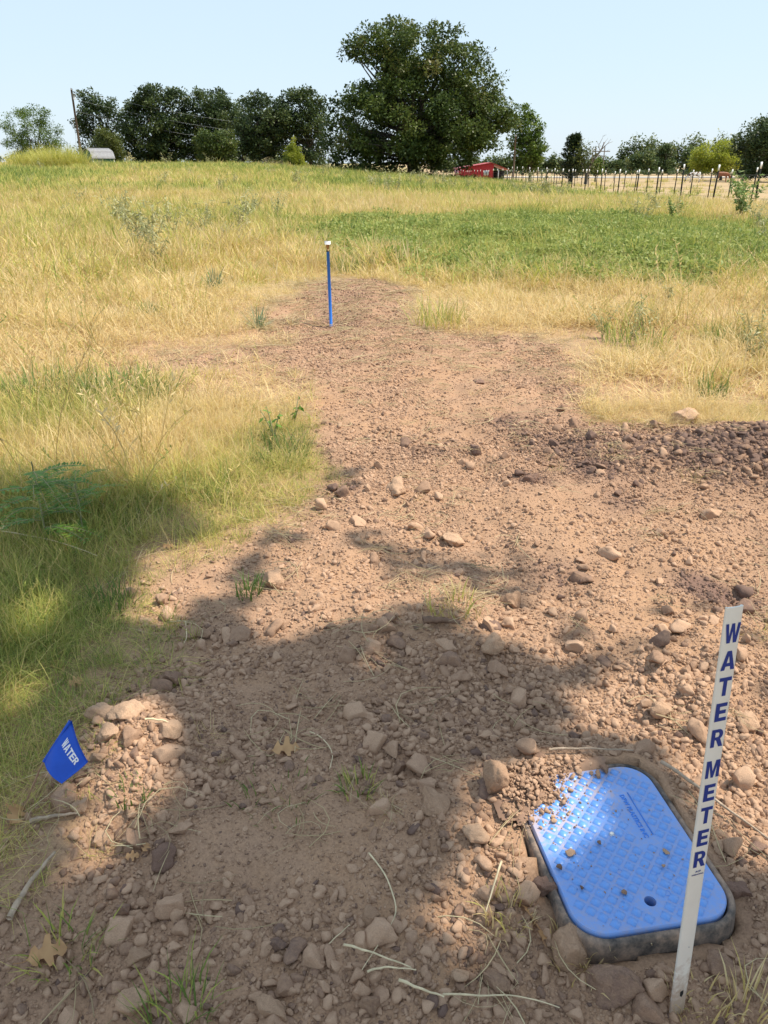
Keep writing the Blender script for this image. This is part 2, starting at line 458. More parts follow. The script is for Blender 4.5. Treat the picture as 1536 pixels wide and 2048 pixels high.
# ------------------------------------------------------------------ clods and stones
def ico(sub):
    bm = bmesh.new(); bmesh.ops.create_icosphere(bm, subdivisions=sub, radius=1.0)
    V = np.array([v.co[:] for v in bm.verts]); F = np.array([[v.index for v in f.verts] for f in bm.faces]); bm.free(); return V, F
ICO = {k: ico(k) for k in (2, 3, 4)}
def n3(V, s, seed):
    return (vnoise(V[:, 0] * s + V[:, 2] * .7 * s, V[:, 1] * s - V[:, 2] * .6 * s, seed) + vnoise(V[:, 2] * s, V[:, 0] * .8 * s + V[:, 1] * s, seed + 9)) - 1.0
def clod_mesh(name, seed, sub=2, cuts=7, mat=None, rough=.14, flat=.75):
    r = np.random.default_rng(seed); V, F = ICO[sub]; V = V.copy()
    for k in range(cuts):
        n = r.normal(size=3); n /= np.linalg.norm(n); d = r.uniform(.36, .60) if k < 6 else r.uniform(.52, .80)
        e = np.maximum(V @ n - d, 0); V -= e[:, None] * n[None, :] * .93
    V = V / np.abs(V).max() * np.array([r.uniform(.85, 1.25), r.uniform(.7, 1.0), r.uniform(flat - .12, flat + .12)])
    nrm = V / (np.linalg.norm(V, axis=1)[:, None] + 1e-9)
    V = V + nrm * (n3(V, 1.6, seed) * rough + n3(V, 4.5, seed + 3) * rough * .5 + (n3(V, 10, seed + 5) * rough * .40 if sub > 2 else 0))[:, None]
    return MB().add(V, F).mesh(name, mat, smooth=(sub >= 4))
CLODS = [clod_mesh("soil_clod", 100 + i, 2, 11, M_CLOD, .24) for i in range(9)]
BIGCLODS = [clod_mesh("soil_clod_large", 200 + i, 3, 13, M_CLOD, .20) for i in range(12)]

def rubble(x, y):
    """how strewn with clods the bare soil is, 0..1"""
    r = .30 + 2.0 * (fbm(x * 1.3, y * 1.3, 61) - .44) + 1.3 * (fbm(x * 5, y * 5, 62, 2) - .5)
    for (cx, cy, sx, sy, a) in ((.28, 2.2, .6, .28, .8), (2.4, 4.2, 1.0, .55, 1.2), (.55, 4.0, .9, .5, .4), (-.1, 3.4, .35, .25, .6), (-.75, 1.65, .25, .35, .8),
                                (.1, 1.05, 1.2, .22, .9), (.45, 1.9, .5, .2, .7), (.95, 1.4, .25, .6, .9), (-.5, 9, .6, 2, .5), (.6, 10.3, .6, .9, .5), (-.35, 1.75, .2, .25, .4)):
        r = r + a * np.exp(-((x - cx) / sx) ** 2 - ((y - cy) / sy) ** 2)
    for (cx, cy, sx, sy, a) in ((-.08, 1.42, .24, .2, .6), (-.28, 2.0, .25, .18, .5), (.45, 4.9, .5, .35, .8), (.4, 7.0, .8, 1.2, .5), (2.0, 3.0, .4, .3, .6), (.15, 1.2, .2, .1, .3)):
        r = r - a * np.exp(-((x - cx) / sx) ** 2 - ((y - cy) / sy) ** 2)
    r = r + .9 * dark_mask(x, y)
    return np.clip(r, .04, 1.3)
def over_box(x, y, g=.05):
    u, v = box_uv(x, y); return rrect(u, v, BW + g, BL + g, .09)
def strew(n, d0, d1, smin, smax, expo, even=0.0):
    """random places in a wedge in front of the camera weighted by rubble; returns x, y, size"""
    m = n * 6
    y = np.sqrt(rng.uniform(d0 ** 2, d1 ** 2, m)); x = rng.uniform(-1, 1, m) * (.62 * y + .35)
    k = rng.uniform(0, 1, m) < dirt_mask(x, y) * (rubble(x, y) * (1 - even) + even * .6)
    k &= over_box(x, y) > .0
    x, y = x[k][:n], y[k][:n]
    s = np.minimum(smin * rng.uniform(0, 1, len(x)) ** (-1 / expo), smax)
    return x, y, s
def rand_rot(n): return np.stack([rng.normal(0, .5, n), rng.normal(0, .5, n), rng.uniform(0, 6.283, n)], 1)
parts = [strew(17000, .75, 2.2, .0045, .020, 1.7), strew(20000, 1.6, 4.8, .0050, .019, 2.0), strew(16000, 4.2, 8.5, .0055, .020, 2.2), strew(20000, 7.5, 12.8, .0065, .018, 2.4), strew(45000, 3.8, 8.5, .0038, .011, 2.1, .55),
         strew(60000, .75, 2.0, .0015, .006, 1.9, .6), strew(70000, 1.8, 4.4, .0024, .009, 2.0, .6)]
hx_, hy_ = rng.normal(2.45, .75, 9000), rng.normal(4.12, .40, 9000); k = (rng.uniform(.15, .8, 9000) < dark_mask(hx_, hy_)) & (dirt_mask(hx_, hy_) > .5)
parts.append((hx_[k], hy_[k], np.minimum(.009 * rng.uniform(0, 1, k.sum()) ** (-1 / 2.0), .036)))
x = np.concatenate([p[0] for p in parts]); y = np.concatenate([p[1] for p in parts]); s = np.concatenate([p[2] for p in parts])
z = ground_z(x, y) + s * rng.uniform(-.30, .32, len(x))
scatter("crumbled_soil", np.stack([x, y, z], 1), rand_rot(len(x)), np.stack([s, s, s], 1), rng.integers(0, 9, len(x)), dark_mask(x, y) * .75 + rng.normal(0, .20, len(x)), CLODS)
print("crumbs", len(x))

# the 300 clods that show largest are things of their own
xa, ya, sa = strew(225, .85, 2.5, .017, .044, 2.0); xb, yb, sb = strew(75, 2.5, 4.8, .022, .05, 2.2)
cl0 = None
for i, (x, y, s) in enumerate(zip(np.r_[xa, xb], np.r_[ya, yb], np.r_[sa, sb])):
    o = obj("soil_clod", BIGCLODS[i % 12])
    o.location = (x, y, gz(x, y) + s * .3); o.scale = (s, s, s); o.rotation_euler = (random.gauss(0, .5), random.gauss(0, .5), random.uniform(0, 6.28))
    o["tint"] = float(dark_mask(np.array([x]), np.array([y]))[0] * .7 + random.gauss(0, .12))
    tag(o, "loose walnut to fist sized brown soil clod lying on the bare dirt", "soil clod", "loose soil clods on the bare dirt")

# larger stones told apart: pixel, width in photo pixels, height ratio, label, paleness
ROCKS = [
 (982, 1600, 82, .95, "large blocky clay lump beside the back left corner of the blue lid"),
 (1012, 1640, 36, .9, "small clay lump wedged between the large blocky lump and the box rim"),
 (985, 1325, 66, .8, "grey angular rock on top of the shaded rubble ridge in mid path"),
 (797, 998, 56, .8, "pale rounded rock beside two smaller stones near the left grass edge"),
 (737, 1000, 24, .8, "small pinkish stone just left of the pale rounded rock"),
 (905, 1080, 46, .65, "tan flat topped rock alone in the middle of the sunlit dirt"),
 (1370, 848, 60, .75, "tan rock lying in dry straw at the right edge of the dirt"),
 (957, 772, 30, .5, "dark flat stone on the smooth pale dirt beyond the rubble"),
 (1122, 828, 22, .9, "small upright pinkish stone where dirt meets straw on the far right"),
 (205, 1458, 66, .75, "cracked pale orange clay block right behind the blue flag"),
 (268, 1468, 78, .6, "broad pale orange clay block, the right one of the two behind the flag"),
 (225, 1515, 58, .7, "cracked clay lump below the two pale blocks beside the flag"),
 (200, 1548, 40, .6, "wedge shaped clay lump touching the right corner of the flag"),
 (168, 1630, 42, .9, "round sunlit orange clod below the blue flag"),
 (200, 1672, 40, .85, "pale sunlit clod below the round orange one"),
 (345, 1505, 50, .75, "shaded brown lump right of the pale clay blocks"),
 (345, 1363, 46, .75, "grey stone at the tip of the green grass above the clay blocks"),
 (325, 1722, 58, .8, "large dark clod right of the sunlit orange clods"),
 (548, 1183, 38, .9, "round pinkish stone beside a green tuft left of mid path"),
 (1020, 1218, 42, .9, "brown lump behind the straw heap in mid path"),
 (415, 1270, 30, .8, "small grey brown stone between grass and shaded dirt"),
 (1320, 1424, 56, .75, "smooth brown lump on the rubble left of the white stake top"),
 (1495, 1440, 56, .8, "tan rock right of the white stake"),
 (862, 1630, 70, .55, "long flat clay slab half buried left of the large blocky lump"),
 (945, 1690, 62, .6, "crumbly sunlit clay lump below the blocky lump by the box"),
 (1135, 1900, 104, .75, "very large clod against the front left corner of the meter box"),
 (1090, 1790, 54, .8, "dark clod against the left side of the meter box"),
 (1235, 1975, 96, .7, "very large flat faced clod in front of the meter box"),
 (985, 1950, 56, .75, "grey clod among straw left of the box front"),
 (925, 1945, 42, .95, "upright tan clod left of the grey clod near the bottom"),
 (745, 1995, 52, .85, "round clod at the bottom middle of the path"),
 (545, 2015, 62, .9, "bulky clod at the bottom edge with a notch on top"),
 (265, 1998, 76, .8, "large round shaded clod low on the left beside a green tuft"),
 (272, 1905, 40, .8, "medium clod just above the large round one on the left"),
 (1475, 1790, 62, .8, "dark angular clod right of the box near the stake"),
 (1445, 1930, 60, .7, "brown clod right of the stake foot"),
 (1395, 1875, 44, .8, "small lump touching the right front corner of the box"),
 (740, 1850, 40, .9, "green grey stone alone on the smooth shaded soil"),
 (800, 1545, 36, 1.0, "upright shaded stone behind the smooth patch in mid path"),
 (1060, 970, 40, .5, "dark damp clod on the sunlit dirt beyond mid path"),
 (1265, 1660, 10, .6, None),
]
for i, (px, py, w, hr, lab) in enumerate(ROCKS):
    if not lab: continue
    x, y = G(px, py); dist = math.hypot(y, CAM_H)
    sz = w / FPX * (y * CP + CAM_H * SP) / 2 * 1.1
    me = clod_mesh("clay_rock", 400 + i, 4, 16, M_ROCK, .18, hr)
    o = obj("clay_rock", me); o.scale = (sz, sz, sz); o.location = (x, y, gz(x, y) + sz * hr * .45)
    o.rotation_euler = (random.gauss(0, .12), random.gauss(0, .12), random.uniform(-.5, .5))
    o["tint"] = .45 if "dark" in lab else (-.15 if "pale" in lab or "sunlit" in lab or "tan" in lab else .1)  # lumps called sunlit get a paler tint: sunlight put into their colour
    tag(o, lab, "rock", "lumps of dry clay on the path")

# ------------------------------------------------------------------ meter box: rim, lid, raised pads
def ring_pts(hw, hl, r, n=10):
    P = []
    for cx, cy, a0 in ((hw - r, hl - r, 0), (-hw + r, hl - r, 90), (-hw + r, -hl + r, 180), (hw - r, -hl + r, 270)):
        for k in range(n + 1):
            a = R(a0 + 90 * k / n); P.append((cx + r * math.cos(a), cy + r * math.sin(a)))
    return np.array(P)
def fill2d(loops, z=0.0):
    """triangulated flat shape from closed loops (holes allowed)"""
    bm = bmesh.new()
    for lp in loops:
        vs = [bm.verts.new((p[0], p[1], z)) for p in lp]
        for a, b in zip(vs, vs[1:] + vs[:1]): bm.edges.new((a, b))
    bmesh.ops.triangle_fill(bm, use_beauty=True, use_dissolve=False, edges=bm.edges[:])
    bmesh.ops.recalc_face_normals(bm, faces=bm.faces[:])
    if sum(f.normal.z for f in bm.faces) < 0: bmesh.ops.reverse_faces(bm, faces=bm.faces[:])
    bm.verts.index_update()
    V = np.array([v.co[:] for v in bm.verts]); F = np.array([[v.index for v in f.verts] for f in bm.faces]); bm.free(); return V, F
def strip(loops3):
    n = len(loops3[0]); V = np.concatenate(loops3); F = []
    for k in range(len(loops3) - 1):
        for j in range(n): F.append([k * n + j, k * n + (j + 1) % n, (k + 1) * n + (j + 1) % n, (k + 1) * n + j])
    return V, np.array(F)

def lid_material(name="blue_plastic_lid", dust=1.0):
    m, nt, out = new_mat(name)
    tc = N(nt, "ShaderNodeTexCoord").outputs["Object"]
    n1 = noise(nt, 9, 5, .65, tc); n2 = noise(nt, 70, 4, .7, tc); n3_ = noise(nt, 300, 2, .5, tc)
    blue = mix(nt, n1.outputs["Fac"], (.05, .27, .78), (.08, .335, .86))
    sep = N(nt, "ShaderNodeSeparateXYZ"); nt.links.new(tc, sep.inputs[0])
    # dust lies thickest towards the corner under the spilled soil
    g = math_(nt, 'ADD', math_(nt, 'MULTIPLY', sep.outputs[1], 2.6), math_(nt, 'MULTIPLY', sep.outputs[0], -1.6))
    g = math_(nt, 'ADD', g, math_(nt, 'MULTIPLY', math_(nt, 'SUBTRACT', n1.outputs["Fac"], .5), 1.9))
    g = math_(nt, 'ADD', g, math_(nt, 'MULTIPLY', math_(nt, 'SUBTRACT', n2.outputs["Fac"], .5), 1.2))
    r = ramp(nt, [(.02, (0, 0, 0)), (.50, (.72, .72, .72)), (1, (1, 1, 1))]); nt.links.new(g, r.inputs[0])
    base = ramp(nt, [(.42, (.06, .06, .06)), (.72, (.40, .40, .40))]); nt.links.new(n2.outputs["Fac"], base.inputs[0])
    f = math_(nt, 'MULTIPLY', math_(nt, 'MAXIMUM', r.outputs[0], math_(nt, 'ADD', base.outputs[0], .18)), dust)
    col = mix(nt, f, blue, (.44, .33, .29))
    rg = math_(nt, 'ADD', math_(nt, 'MULTIPLY', f, .5), .30, clamp=True)
    principled(nt, out, col, rg, .75, bump(nt, n3_.outputs["Fac"], .15, .002))
    return m
def rim_material():
    m, nt, out = new_mat("dusty_black_plastic")
    tc = N(nt, "ShaderNodeTexCoord").outputs["Object"]
    n1 = noise(nt, 7, 5, .7, tc); n2 = noise(nt, 45, 4, .7, tc)
    f = math_(nt, 'ADD', math_(nt, 'MULTIPLY', n1.outputs["Fac"], .7), math_(nt, 'MULTIPLY', n2.outputs["Fac"], .4))
    r = ramp(nt, [(.40, (.035, .034, .033)), (.51, (.14, .11, .09)), (.66, (.36, .25, .18))]); nt.links.new(f, r.inputs[0])
    principled(nt, out, r.outputs[0], .7, .3, bump(nt, n2.outputs["Fac"], .3, .004)); return m
M_LID = lid_material(); M_PAD = lid_material("blue_plastic_pad", .45)
box = thing("water_meter_box", "dusty black rimmed water meter box set in the soil with its blue lid on", "meter box", (BX, BY, BTOP), BROT)
prof = [(.004, -.16), (.004, -.006), (.007, -.001), (.013, .0), (.018, -.003), (.021, -.009), (.025, -.05), (.029, -.15)]
loops3 = []
for o_, z_ in prof:
    p = ring_pts(BW + o_, BL + o_, .072 + o_); loops3.append(np.c_[p, np.full(len(p), z_)])
V, F = strip(loops3); MB().add(V, F).build("rim", rim_material(), box, smooth=True)
lidl = ring_pts(BW, BL, .072)
HU, HV, HR = .004, -.175, .0135
hole = [(HU + HR * math.cos(R(a)), HV + HR * math.sin(R(a))) for a in range(0, 360, 18)]
lb = MB(); V, F = fill2d([[tuple(p) for p in ring_pts(BW - .003, BL - .003, .069)], hole], .004); lb.add(V, F)
a = ring_pts(BW - .003, BL - .003, .069); b_ = ring_pts(BW, BL, .072)
V, F = strip([np.c_[b_, np.full(len(b_), -.02)], np.c_[b_, np.full(len(b_), .001)], np.c_[a, np.full(len(a), .004)]]); lb.add(V, F)
h_ = np.array(hole); V, F = strip([np.c_[h_, np.full(len(h_), .004)], np.c_[h_, np.full(len(h_), -.03)]]); lb.add(V, F)
lid = lb.build("lid", M_LID, box)
# pads on a diagonal grid
pd = MB(); hw_, tp = .0098, .0091
Vp = np.array([(sx * hw_, sy * hw_, 0) for sx, sy in ((-1, -1), (1, -1), (1, 1), (-1, 1))] + [(sx * tp, sy * tp, .0017) for sx, sy in ((-1, -1), (1, -1), (1, 1), (-1, 1))])
pd.add(Vp, [[4, 5, 6, 7], [0, 1, 5, 4], [1, 2, 6, 5], [2, 3, 7, 6], [3, 0, 4, 7]])
padme = pd.mesh("raised_pad", M_PAD); npad = 0
pitch = .0278
TXU, TXV0, TXV1 = .083, -.02, .15
for i in range(-16, 17):
    for j in range(-16, 17):
        u = (i - j) * pitch * .7071; v = (i + j) * pitch * .7071
        if rrect(np.array([u]), np.array([v]), BW - .018, BL - .018, .06)[0] > -.002: continue
        if math.hypot(u - HU, v - HV) < .027: continue
        if abs(u - TXU) < .025 and TXV0 - .012 < v < TXV1 + .012: continue
        if math.hypot(u, v - .017) < .013: continue
        o = obj("raised_pad", padme, lid, (u, v, .004)); o.rotation_euler = (0, 0, R(45)); npad += 1
print("pads", npad)
def text_mesh(txt, size, mat, name, bold=.0, depth=.0006):
    cu = bpy.data.curves.new(name, 'FONT'); cu.body = txt; cu.size = size; cu.align_x = 'CENTER'; cu.align_y = 'CENTER'; cu.offset = bold; cu.extrude = depth; cu.resolution_u = 3
    t = bpy.data.objects.new(name, cu); COL.objects.link(t)
    dg = bpy.context.evaluated_depsgraph_get(); me = bpy.data.meshes.new_from_object(t.evaluated_get(dg)); me.name = name
    bpy.data.objects.remove(t); bpy.data.curves.remove(cu); me.materials.clear(); me.materials.append(mat); return me
M_EMB = simple("embossed_blue", (.05, .22, .70), .35, .5, .1, 30)
o = obj("maker_lettering", text_mesh("DFW PLASTICS INC", .0165, M_EMB, "maker_lettering", .0003, .0011), lid, (TXU - .002, (TXV0 + TXV1) / 2, .0045)); o.rotation_euler = (0, 0, R(-90))
rb = MB(); rb.box((TXU + .016, TXV0 + .02, .003), (TXU + .0185, TXV1 - .01, .0062)); rb.build("embossed_ridge", M_EMB, lid)
M_PLUG = simple("pale_plug", (.75, .74, .70), .4, .4, .05, 20)
pg = MB(); pg.tube([(0, 0, .002), (0, 0, .0062)], [.0058, .0052], 14); po = pg.build("screw_plug", M_PLUG, lid); po.location = (0, .017, .002)
for (u, v) in ((.052, -.162), (.048, -.105), (-.03, -.09)):
    t_ = np.linspace(0, 2 * math.pi, 15); pb = MB().tube([(u + .007 * math.cos(q), v + .007 * math.sin(q), .004) for q in t_], .0007, 5, False); pb.build("moulded_ring", M_EMB, lid)

# soil spilled over the back left corner of the lid
gu, gv = np.meshgrid(np.arange(-.30, .10, .006), np.arange(.02, .36, .006))
wx = BX + gu * BU[0] + gv * BV[0]; wy = BY + gu * BU[1] + gv * BV[1]
ang = (gu + .17) * .75 - (gv - .27) * .9
hh = .034 * np.exp(-((gu + .17) / .095) ** 2 - ((gv - .205) / .085) ** 2) + .020 * np.exp(-((gu + .03) / .12) ** 2 - ((gv - .262) / .032) ** 2)
hh = hh + (fbm(wx * 9, wy * 9, 71) - .5) * .018 + (fbm(wx * 40, wy * 40, 72, 3) - .5) * .014 - .012
hh = np.where((gv > .30) | (gu < -.26), hh - .05, hh)
Z = BTOP + .004 + hh
n1_, n2_ = gu.shape; ii = (np.arange(n1_ - 1)[:, None] * n2_ + np.arange(n2_ - 1)[None, :]).ravel()
F = np.stack([ii, ii + 1, ii + n2_ + 1, ii + n2_], 1); keep = (hh.ravel()[F] > -.006).all(1)
spill = MB().add(np.stack([wx.ravel(), wy.ravel(), Z.ravel()], 1), F[keep]).build("spilled_soil", M_CLOD, None, True); tag(spill, kind="stuff"); spill["tint"] = .3
# crumbs on the spill and scattered over the lid
k = rng.uniform(-.24, .05, 2600), rng.uniform(.04, .29, 2600)
hk = .034 * np.exp(-((k[0] + .17) / .10) ** 2 - ((k[1] - .205) / .09) ** 2) + .022 * np.exp(-((k[0] + .03) / .13) ** 2 - ((k[1] - .262) / .035) ** 2)
sel = rng.uniform(0, .03, 2600) < hk
cu_, cv_ = k[0][sel], k[1][sel]; ck = np.maximum(hk[sel] - .012, 0); cs = np.minimum(.0022 * rng.uniform(0, 1, sel.sum()) ** (-1 / 1.8), .011)
au, av = rng.uniform(-.17, .17, 260), rng.uniform(-.22, .22, 260)
sel2 = rng.uniform(0, 1, 260) < np.clip(.35 + av * 1.2 - au * 1.6, .08, 1)
cu_ = np.r_[cu_, au[sel2]]; cv_ = np.r_[cv_, av[sel2]]; ck = np.r_[ck, np.full(sel2.sum(), 0.0)]; cs = np.r_[cs, rng.uniform(.0012, .0032, sel2.sum())]
P = np.stack([BX + cu_ * BU[0] + cv_ * BV[0], BY + cu_ * BU[1] + cv_ * BV[1], BTOP + .004 + ck + cs * .5], 1)
scatter("soil_crumbs_on_lid", P, rand_rot(len(P)), np.stack([cs] * 3, 1), rng.integers(0, 9, len(P)), rng.normal(-.05, .08, len(P)), CLODS)
LIDC = [(1142, 1712, 20, "largest tan crumb on the left half of the blue lid"), (1197, 1690, 13, "small brown crumb near the middle of the lid"), (1120, 1741, 15, "dark crumb at the left edge of the lid"),
        (1248, 1790, 14, "reddish crumb below the middle of the lid"), (1331, 1710, 14, "rounded pebble at the end of the embossed words on the lid"), (1326, 1737, 10, "tiny brown crumb under the rounded pebble on the lid"),
        (1163, 1780, 10, "dark crumb low on the left of the lid"), (1210, 1545, 24, "clod sitting on the back edge of the lid"), (1195, 1555, 18, "smaller clod next to the one on the lid back edge")]
for i, (px, py, w, lab) in enumerate(LIDC):
    x, y = G(px, py, BTOP); sz = w / FPX * (y * CP + CAM_H * SP) / 2
    o = obj("soil_crumb", BIGCLODS[(i * 5) % 12]); o.location = (x, y, BTOP + .0065 + sz * .45); o.scale = (sz,) * 3; o.rotation_euler = (0, 0, i * 1.3)
    o["tint"] = -.1 if "tan" in lab or "pebble" in lab else .2
    tag(o, lab, "soil crumb", "soil crumbs lying on the blue lid")

# ------------------------------------------------------------------ bold block letters
def arc(cx, cy, rx, ry, a0, a1, n=8): return [(cx + rx * math.cos(R(a0 + (a1 - a0) * k / n)), cy + ry * math.sin(R(a0 + (a1 - a0) * k / n))) for k in range(n + 1)]
GLY = {
 'W': (1.0, [[(0, 1), (.2, 1), (.295, .36), (.4, 1), (.6, 1), (.705, .36), (.8, 1), (1, 1), (.82, 0), (.6, 0), (.5, .6), (.4, 0), (.18, 0)]]),
 'A': (.82, [[(0, 0), (.28, 1), (.54, 1), (.82, 0), (.585, 0), (.54, .19), (.28, .19), (.235, 0)], [(.325, .37), (.495, .37), (.41, .74)]]),
 'T': (.72, [[(0, 1), (.72, 1), (.72, .8), (.475, .8), (.475, 0), (.245, 0), (.245, .8), (0, .8)]]),
 'E': (.64, [[(0, 0), (0, 1), (.62, 1), (.62, .8), (.23, .8), (.23, .61), (.58, .61), (.58, .41), (.23, .41), (.23, .2), (.64, .2), (.64, 0)]]),
 'R': (.74, [[(0, 0), (0, 1), (.4, 1)] + arc(.4, .71, .29, .29, 90, -60)[1:] + [(.74, 0), (.49, 0), (.30, .39), (.23, .39), (.23, 0)], [(.23, .82), (.38, .82)] + arc(.38, .69, .085, .13, 90, -90)[1:] + [(.23, .56)]]),
 'M': (.94, [[(0, 0), (0, 1), (.31, 1), (.47, .38), (.63, 1), (.94, 1), (.94, 0), (.725, 0), (.725, .7), (.555, 0), (.385, 0), (.215, .7), (.215, 0)]]),
}
def letter(ch, w, h, mat):
    gw, lp = GLY[ch]; lp = [[((p[0] / gw - .5) * w, (p[1] - .5) * h) for p in l] for l in lp]
    V, F = fill2d(lp); return MB().add(V, F).mesh("letter", mat)

# white marker stake: base and top from the photograph, leaning a little
sb = np.array([.597, 1.008, -.03]); st_ = at_y(1470.5, 1213.5, 1.10)
ax_z = st_ - sb; SLEN = np.linalg.norm(ax_z); ax_z /= SLEN
ax_x = np.array([math.cos(R(17)), math.sin(R(17)), 0]); ax_x -= ax_z * (ax_x @ ax_z); ax_x /= np.linalg.norm(ax_x); ax_y = np.cross(ax_z, ax_x)
SM = Matrix(((ax_x[0], ax_y[0], ax_z[0], sb[0]), (ax_x[1], ax_y[1], ax_z[1], sb[1]), (ax_x[2], ax_y[2], ax_z[2], sb[2]), (0, 0, 0, 1)))
M_STAKE, nt, out = new_mat("white_fibreglass")
tc_ = N(nt, "ShaderNodeTexCoord").outputs["Object"]; sp_ = N(nt, "ShaderNodeSeparateXYZ"); nt.links.new(tc_, sp_.inputs[0])
n_a = noise(nt, 60, 5, .7, tc_); n_b = noise(nt, 9, 4, .6, tc_)
mud = math_(nt, 'ADD', math_(nt, 'MULTIPLY', sp_.outputs[2], -3.2), math_(nt, 'ADD', math_(nt, 'MULTIPLY', n_a.outputs["Fac"], 1.0), math_(nt, 'MULTIPLY', n_b.outputs["Fac"], .5)))
mr_ = ramp(nt, [(.30, (.03, .03, .03)), (.62, (.8, .8, .8))]); nt.links.new(mud, mr_.inputs[0])
wr_ = ramp(nt, [(.3, (.70, .67, .60)), (.65, (.78, .755, .68))]); nt.links.new(n_b.outputs["Fac"], wr_.inputs[0])
principled(nt, out, mix(nt, mr_.outputs[0], wr_.outputs[0], (.40, .27, .18)), .5, .35)
M_NAVY = simple("navy_print", (.012, .035, .22), .5, .3, .06, 40)
stake = thing("marker_stake", "tall white stake with blue vertical WATER METER lettering beside the box", "marker stake", (0, 0, 0)); stake.matrix_world = SM
SW = .0168
pro = [(-SW, .0040), (-SW, .0), (-SW + .0015, -.0012), (-SW * .5, -.0018), (0, -.0020), (SW * .5, -.0018), (SW - .0015, -.0012), (SW, .0), (SW, .0040), (SW - .003, .0044), (SW - .0035, .0022), (0, .0012), (-SW + .0035, .0022), (-SW + .003, .0044)]
sm = MB(); n = len(pro)
V = [(p[0], p[1], 0) for p in pro] + [(p[0], p[1], SLEN) for p in pro]
sm.add(V, [[j, (j + 1) % n, n + (j + 1) % n, n + j] for j in range(n)])
V2, F2 = fill2d([pro], SLEN); sm.add(V2, F2)
sm.build("post", M_STAKE, stake)
# letter heights along the stake, found from where each letter stands in the photo
def along(py):
    best = min(np.linspace(0, SLEN, 900), key=lambda t: abs(proj(sb + ax_z * t)[1] - py)); return best
def proj(p):
    d = np.array(p) - np.array([0, 0, CAM_H]); zc = d[1] * CP - d[2] * SP; yc = d[1] * SP + d[2] * CP
    return CX + FPX * d[0] / zc, CY - FPX * yc / zc
LET = zip("WATERMETER", (1265, 1320, 1372, 1423, 1474.5, 1537, 1584, 1629, 1674, 1716))
gl = {}
for ch, py in LET:
    if ch not in gl: gl[ch] = letter(ch, {'W': .0305, 'M': .0290, 'A': .0285, 'T': .0250, 'E': .0240, 'R': .0260}[ch], .0365, M_NAVY)
    o = obj("letter", gl[ch], stake); o.location = (.0, -.00235, along(py)); o.rotation_euler = (R(90), 0, 0)
zt = along(1744)
for txt, dz, szz, shear in (("ACP", .0035, .0062, .0), ("INTERNATIONAL", -.0035, .0034, 0)):
    o = obj("maker_print", text_mesh(txt, szz, M_NAVY, "maker_print", .00012, .0001), stake, (0, -.0024, zt + dz)); o.rotation_euler = (R(90), 0, 0)
ob = MB().add([(-.004, 0, .010), (.003, 0, .013), (.004, 0, .002), (0, 0, -.006), (-.004, 0, .0)], [[0, 1, 2], [0, 2, 3], [0, 3, 4]])
o = ob.build("notch", simple("dark_notch", (.02, .02, .02), .8), stake); o.location = (.003, -.0024, .052)
rv = MB().tube([(0, 0, 0), (0, -.0008, 0)], .0012, 8).build("rivet", simple("dull_rivet", (.4, .4, .38), .5), stake); rv.location = (.004, -.0022, along(1893))

# blue flag on a wire staff
M_FLAG, nt, out = new_mat("blue_vinyl")
n_ = noise(nt, 30, 3, .6, N(nt, "ShaderNodeTexCoord").outputs["Object"]); c_ = mix(nt, n_.outputs["Fac"], (.012, .10, .62), (.02, .15, .78))
d_ = N(nt, "ShaderNodeBsdfPrincipled"); nt.links.new(c_, d_.inputs["Base Color"]); d_.inputs["Roughness"].default_value = .38
t_ = N(nt, "ShaderNodeBsdfTranslucent"); nt.links.new(c_, t_.inputs[0]); mx_ = N(nt, "ShaderNodeMixShader"); mx_.inputs[0].default_value = .35
nt.links.new(d_.outputs[0], mx_.inputs[1]); nt.links.new(t_.outputs[0], mx_.inputs[2]); nt.links.new(mx_.outputs[0], out.inputs[0])
fb = G(37, 1633); fbz = gz(*fb)
c_top = at_y(141, 1441, 1.575); c_left = at_y(88, 1523, 1.535); c_bot = at_y(127, 1566, 1.50); c_right = at_y(176, 1524, 1.535)
flag = thing("marker_flag", "small blue WATER flag drooping from a bent wire at the grass edge", "marker flag", (fb[0], fb[1], fbz))
org = np.array([fb[0], fb[1], fbz])
stf = MB(); stf.tube(np.array([(fb[0], fb[1], fbz - .03), (fb[0] * .98 + .0, fb[1] + .01, fbz + .02), c_left * .8 + np.array([fb[0], fb[1], fbz]) * .2, c_left, (c_left + c_top) / 2, c_top + (c_top - c_left) * .02]) - org, .0024, 6)
stf.build("wire_staff", simple("rusty_wire", (.34, .20, .13), .6, .4, .2, 40), flag)
m_ = 14; fm = MB(); FV = []
nrm_f = np.cross(c_bot - c_left, c_top - c_left); nrm_f /= np.linalg.norm(nrm_f)
if nrm_f[1] > 0: nrm_f = -nrm_f
def flag_pt(a, b, off=0.0):        # a: from staff outward, b: from sleeve bottom to top
    p = (c_left * (1 - a) + c_bot * a) * (1 - b) + (c_top * (1 - a) + c_right * a) * b
    return p + nrm_f * (.012 * math.sin(a * 3.0) + .006 * math.sin(b * 4 + a * 2) + off)
for i in range(m_ + 1):
    for j in range(m_ + 1): FV.append(flag_pt(i / m_, j / m_) - org)
for i in range(m_ + 1):
    for j in range(m_ + 1): FV.append(flag_pt(i / m_, j / m_, -.0006) - org)
w_ = m_ + 1; q0 = [[i * w_ + j, (i + 1) * w_ + j, (i + 1) * w_ + j + 1, i * w_ + j + 1] for i in range(m_) for j in range(m_)]
q1 = [[a_ + w_ * w_ for a_ in f[::-1]] for f in q0]
rim_ = [(i, 0) for i in range(m_)] + [(m_, j) for j in range(m_)] + [(i, m_) for i in range(m_, 0, -1)] + [(0, j) for j in range(m_, 0, -1)]
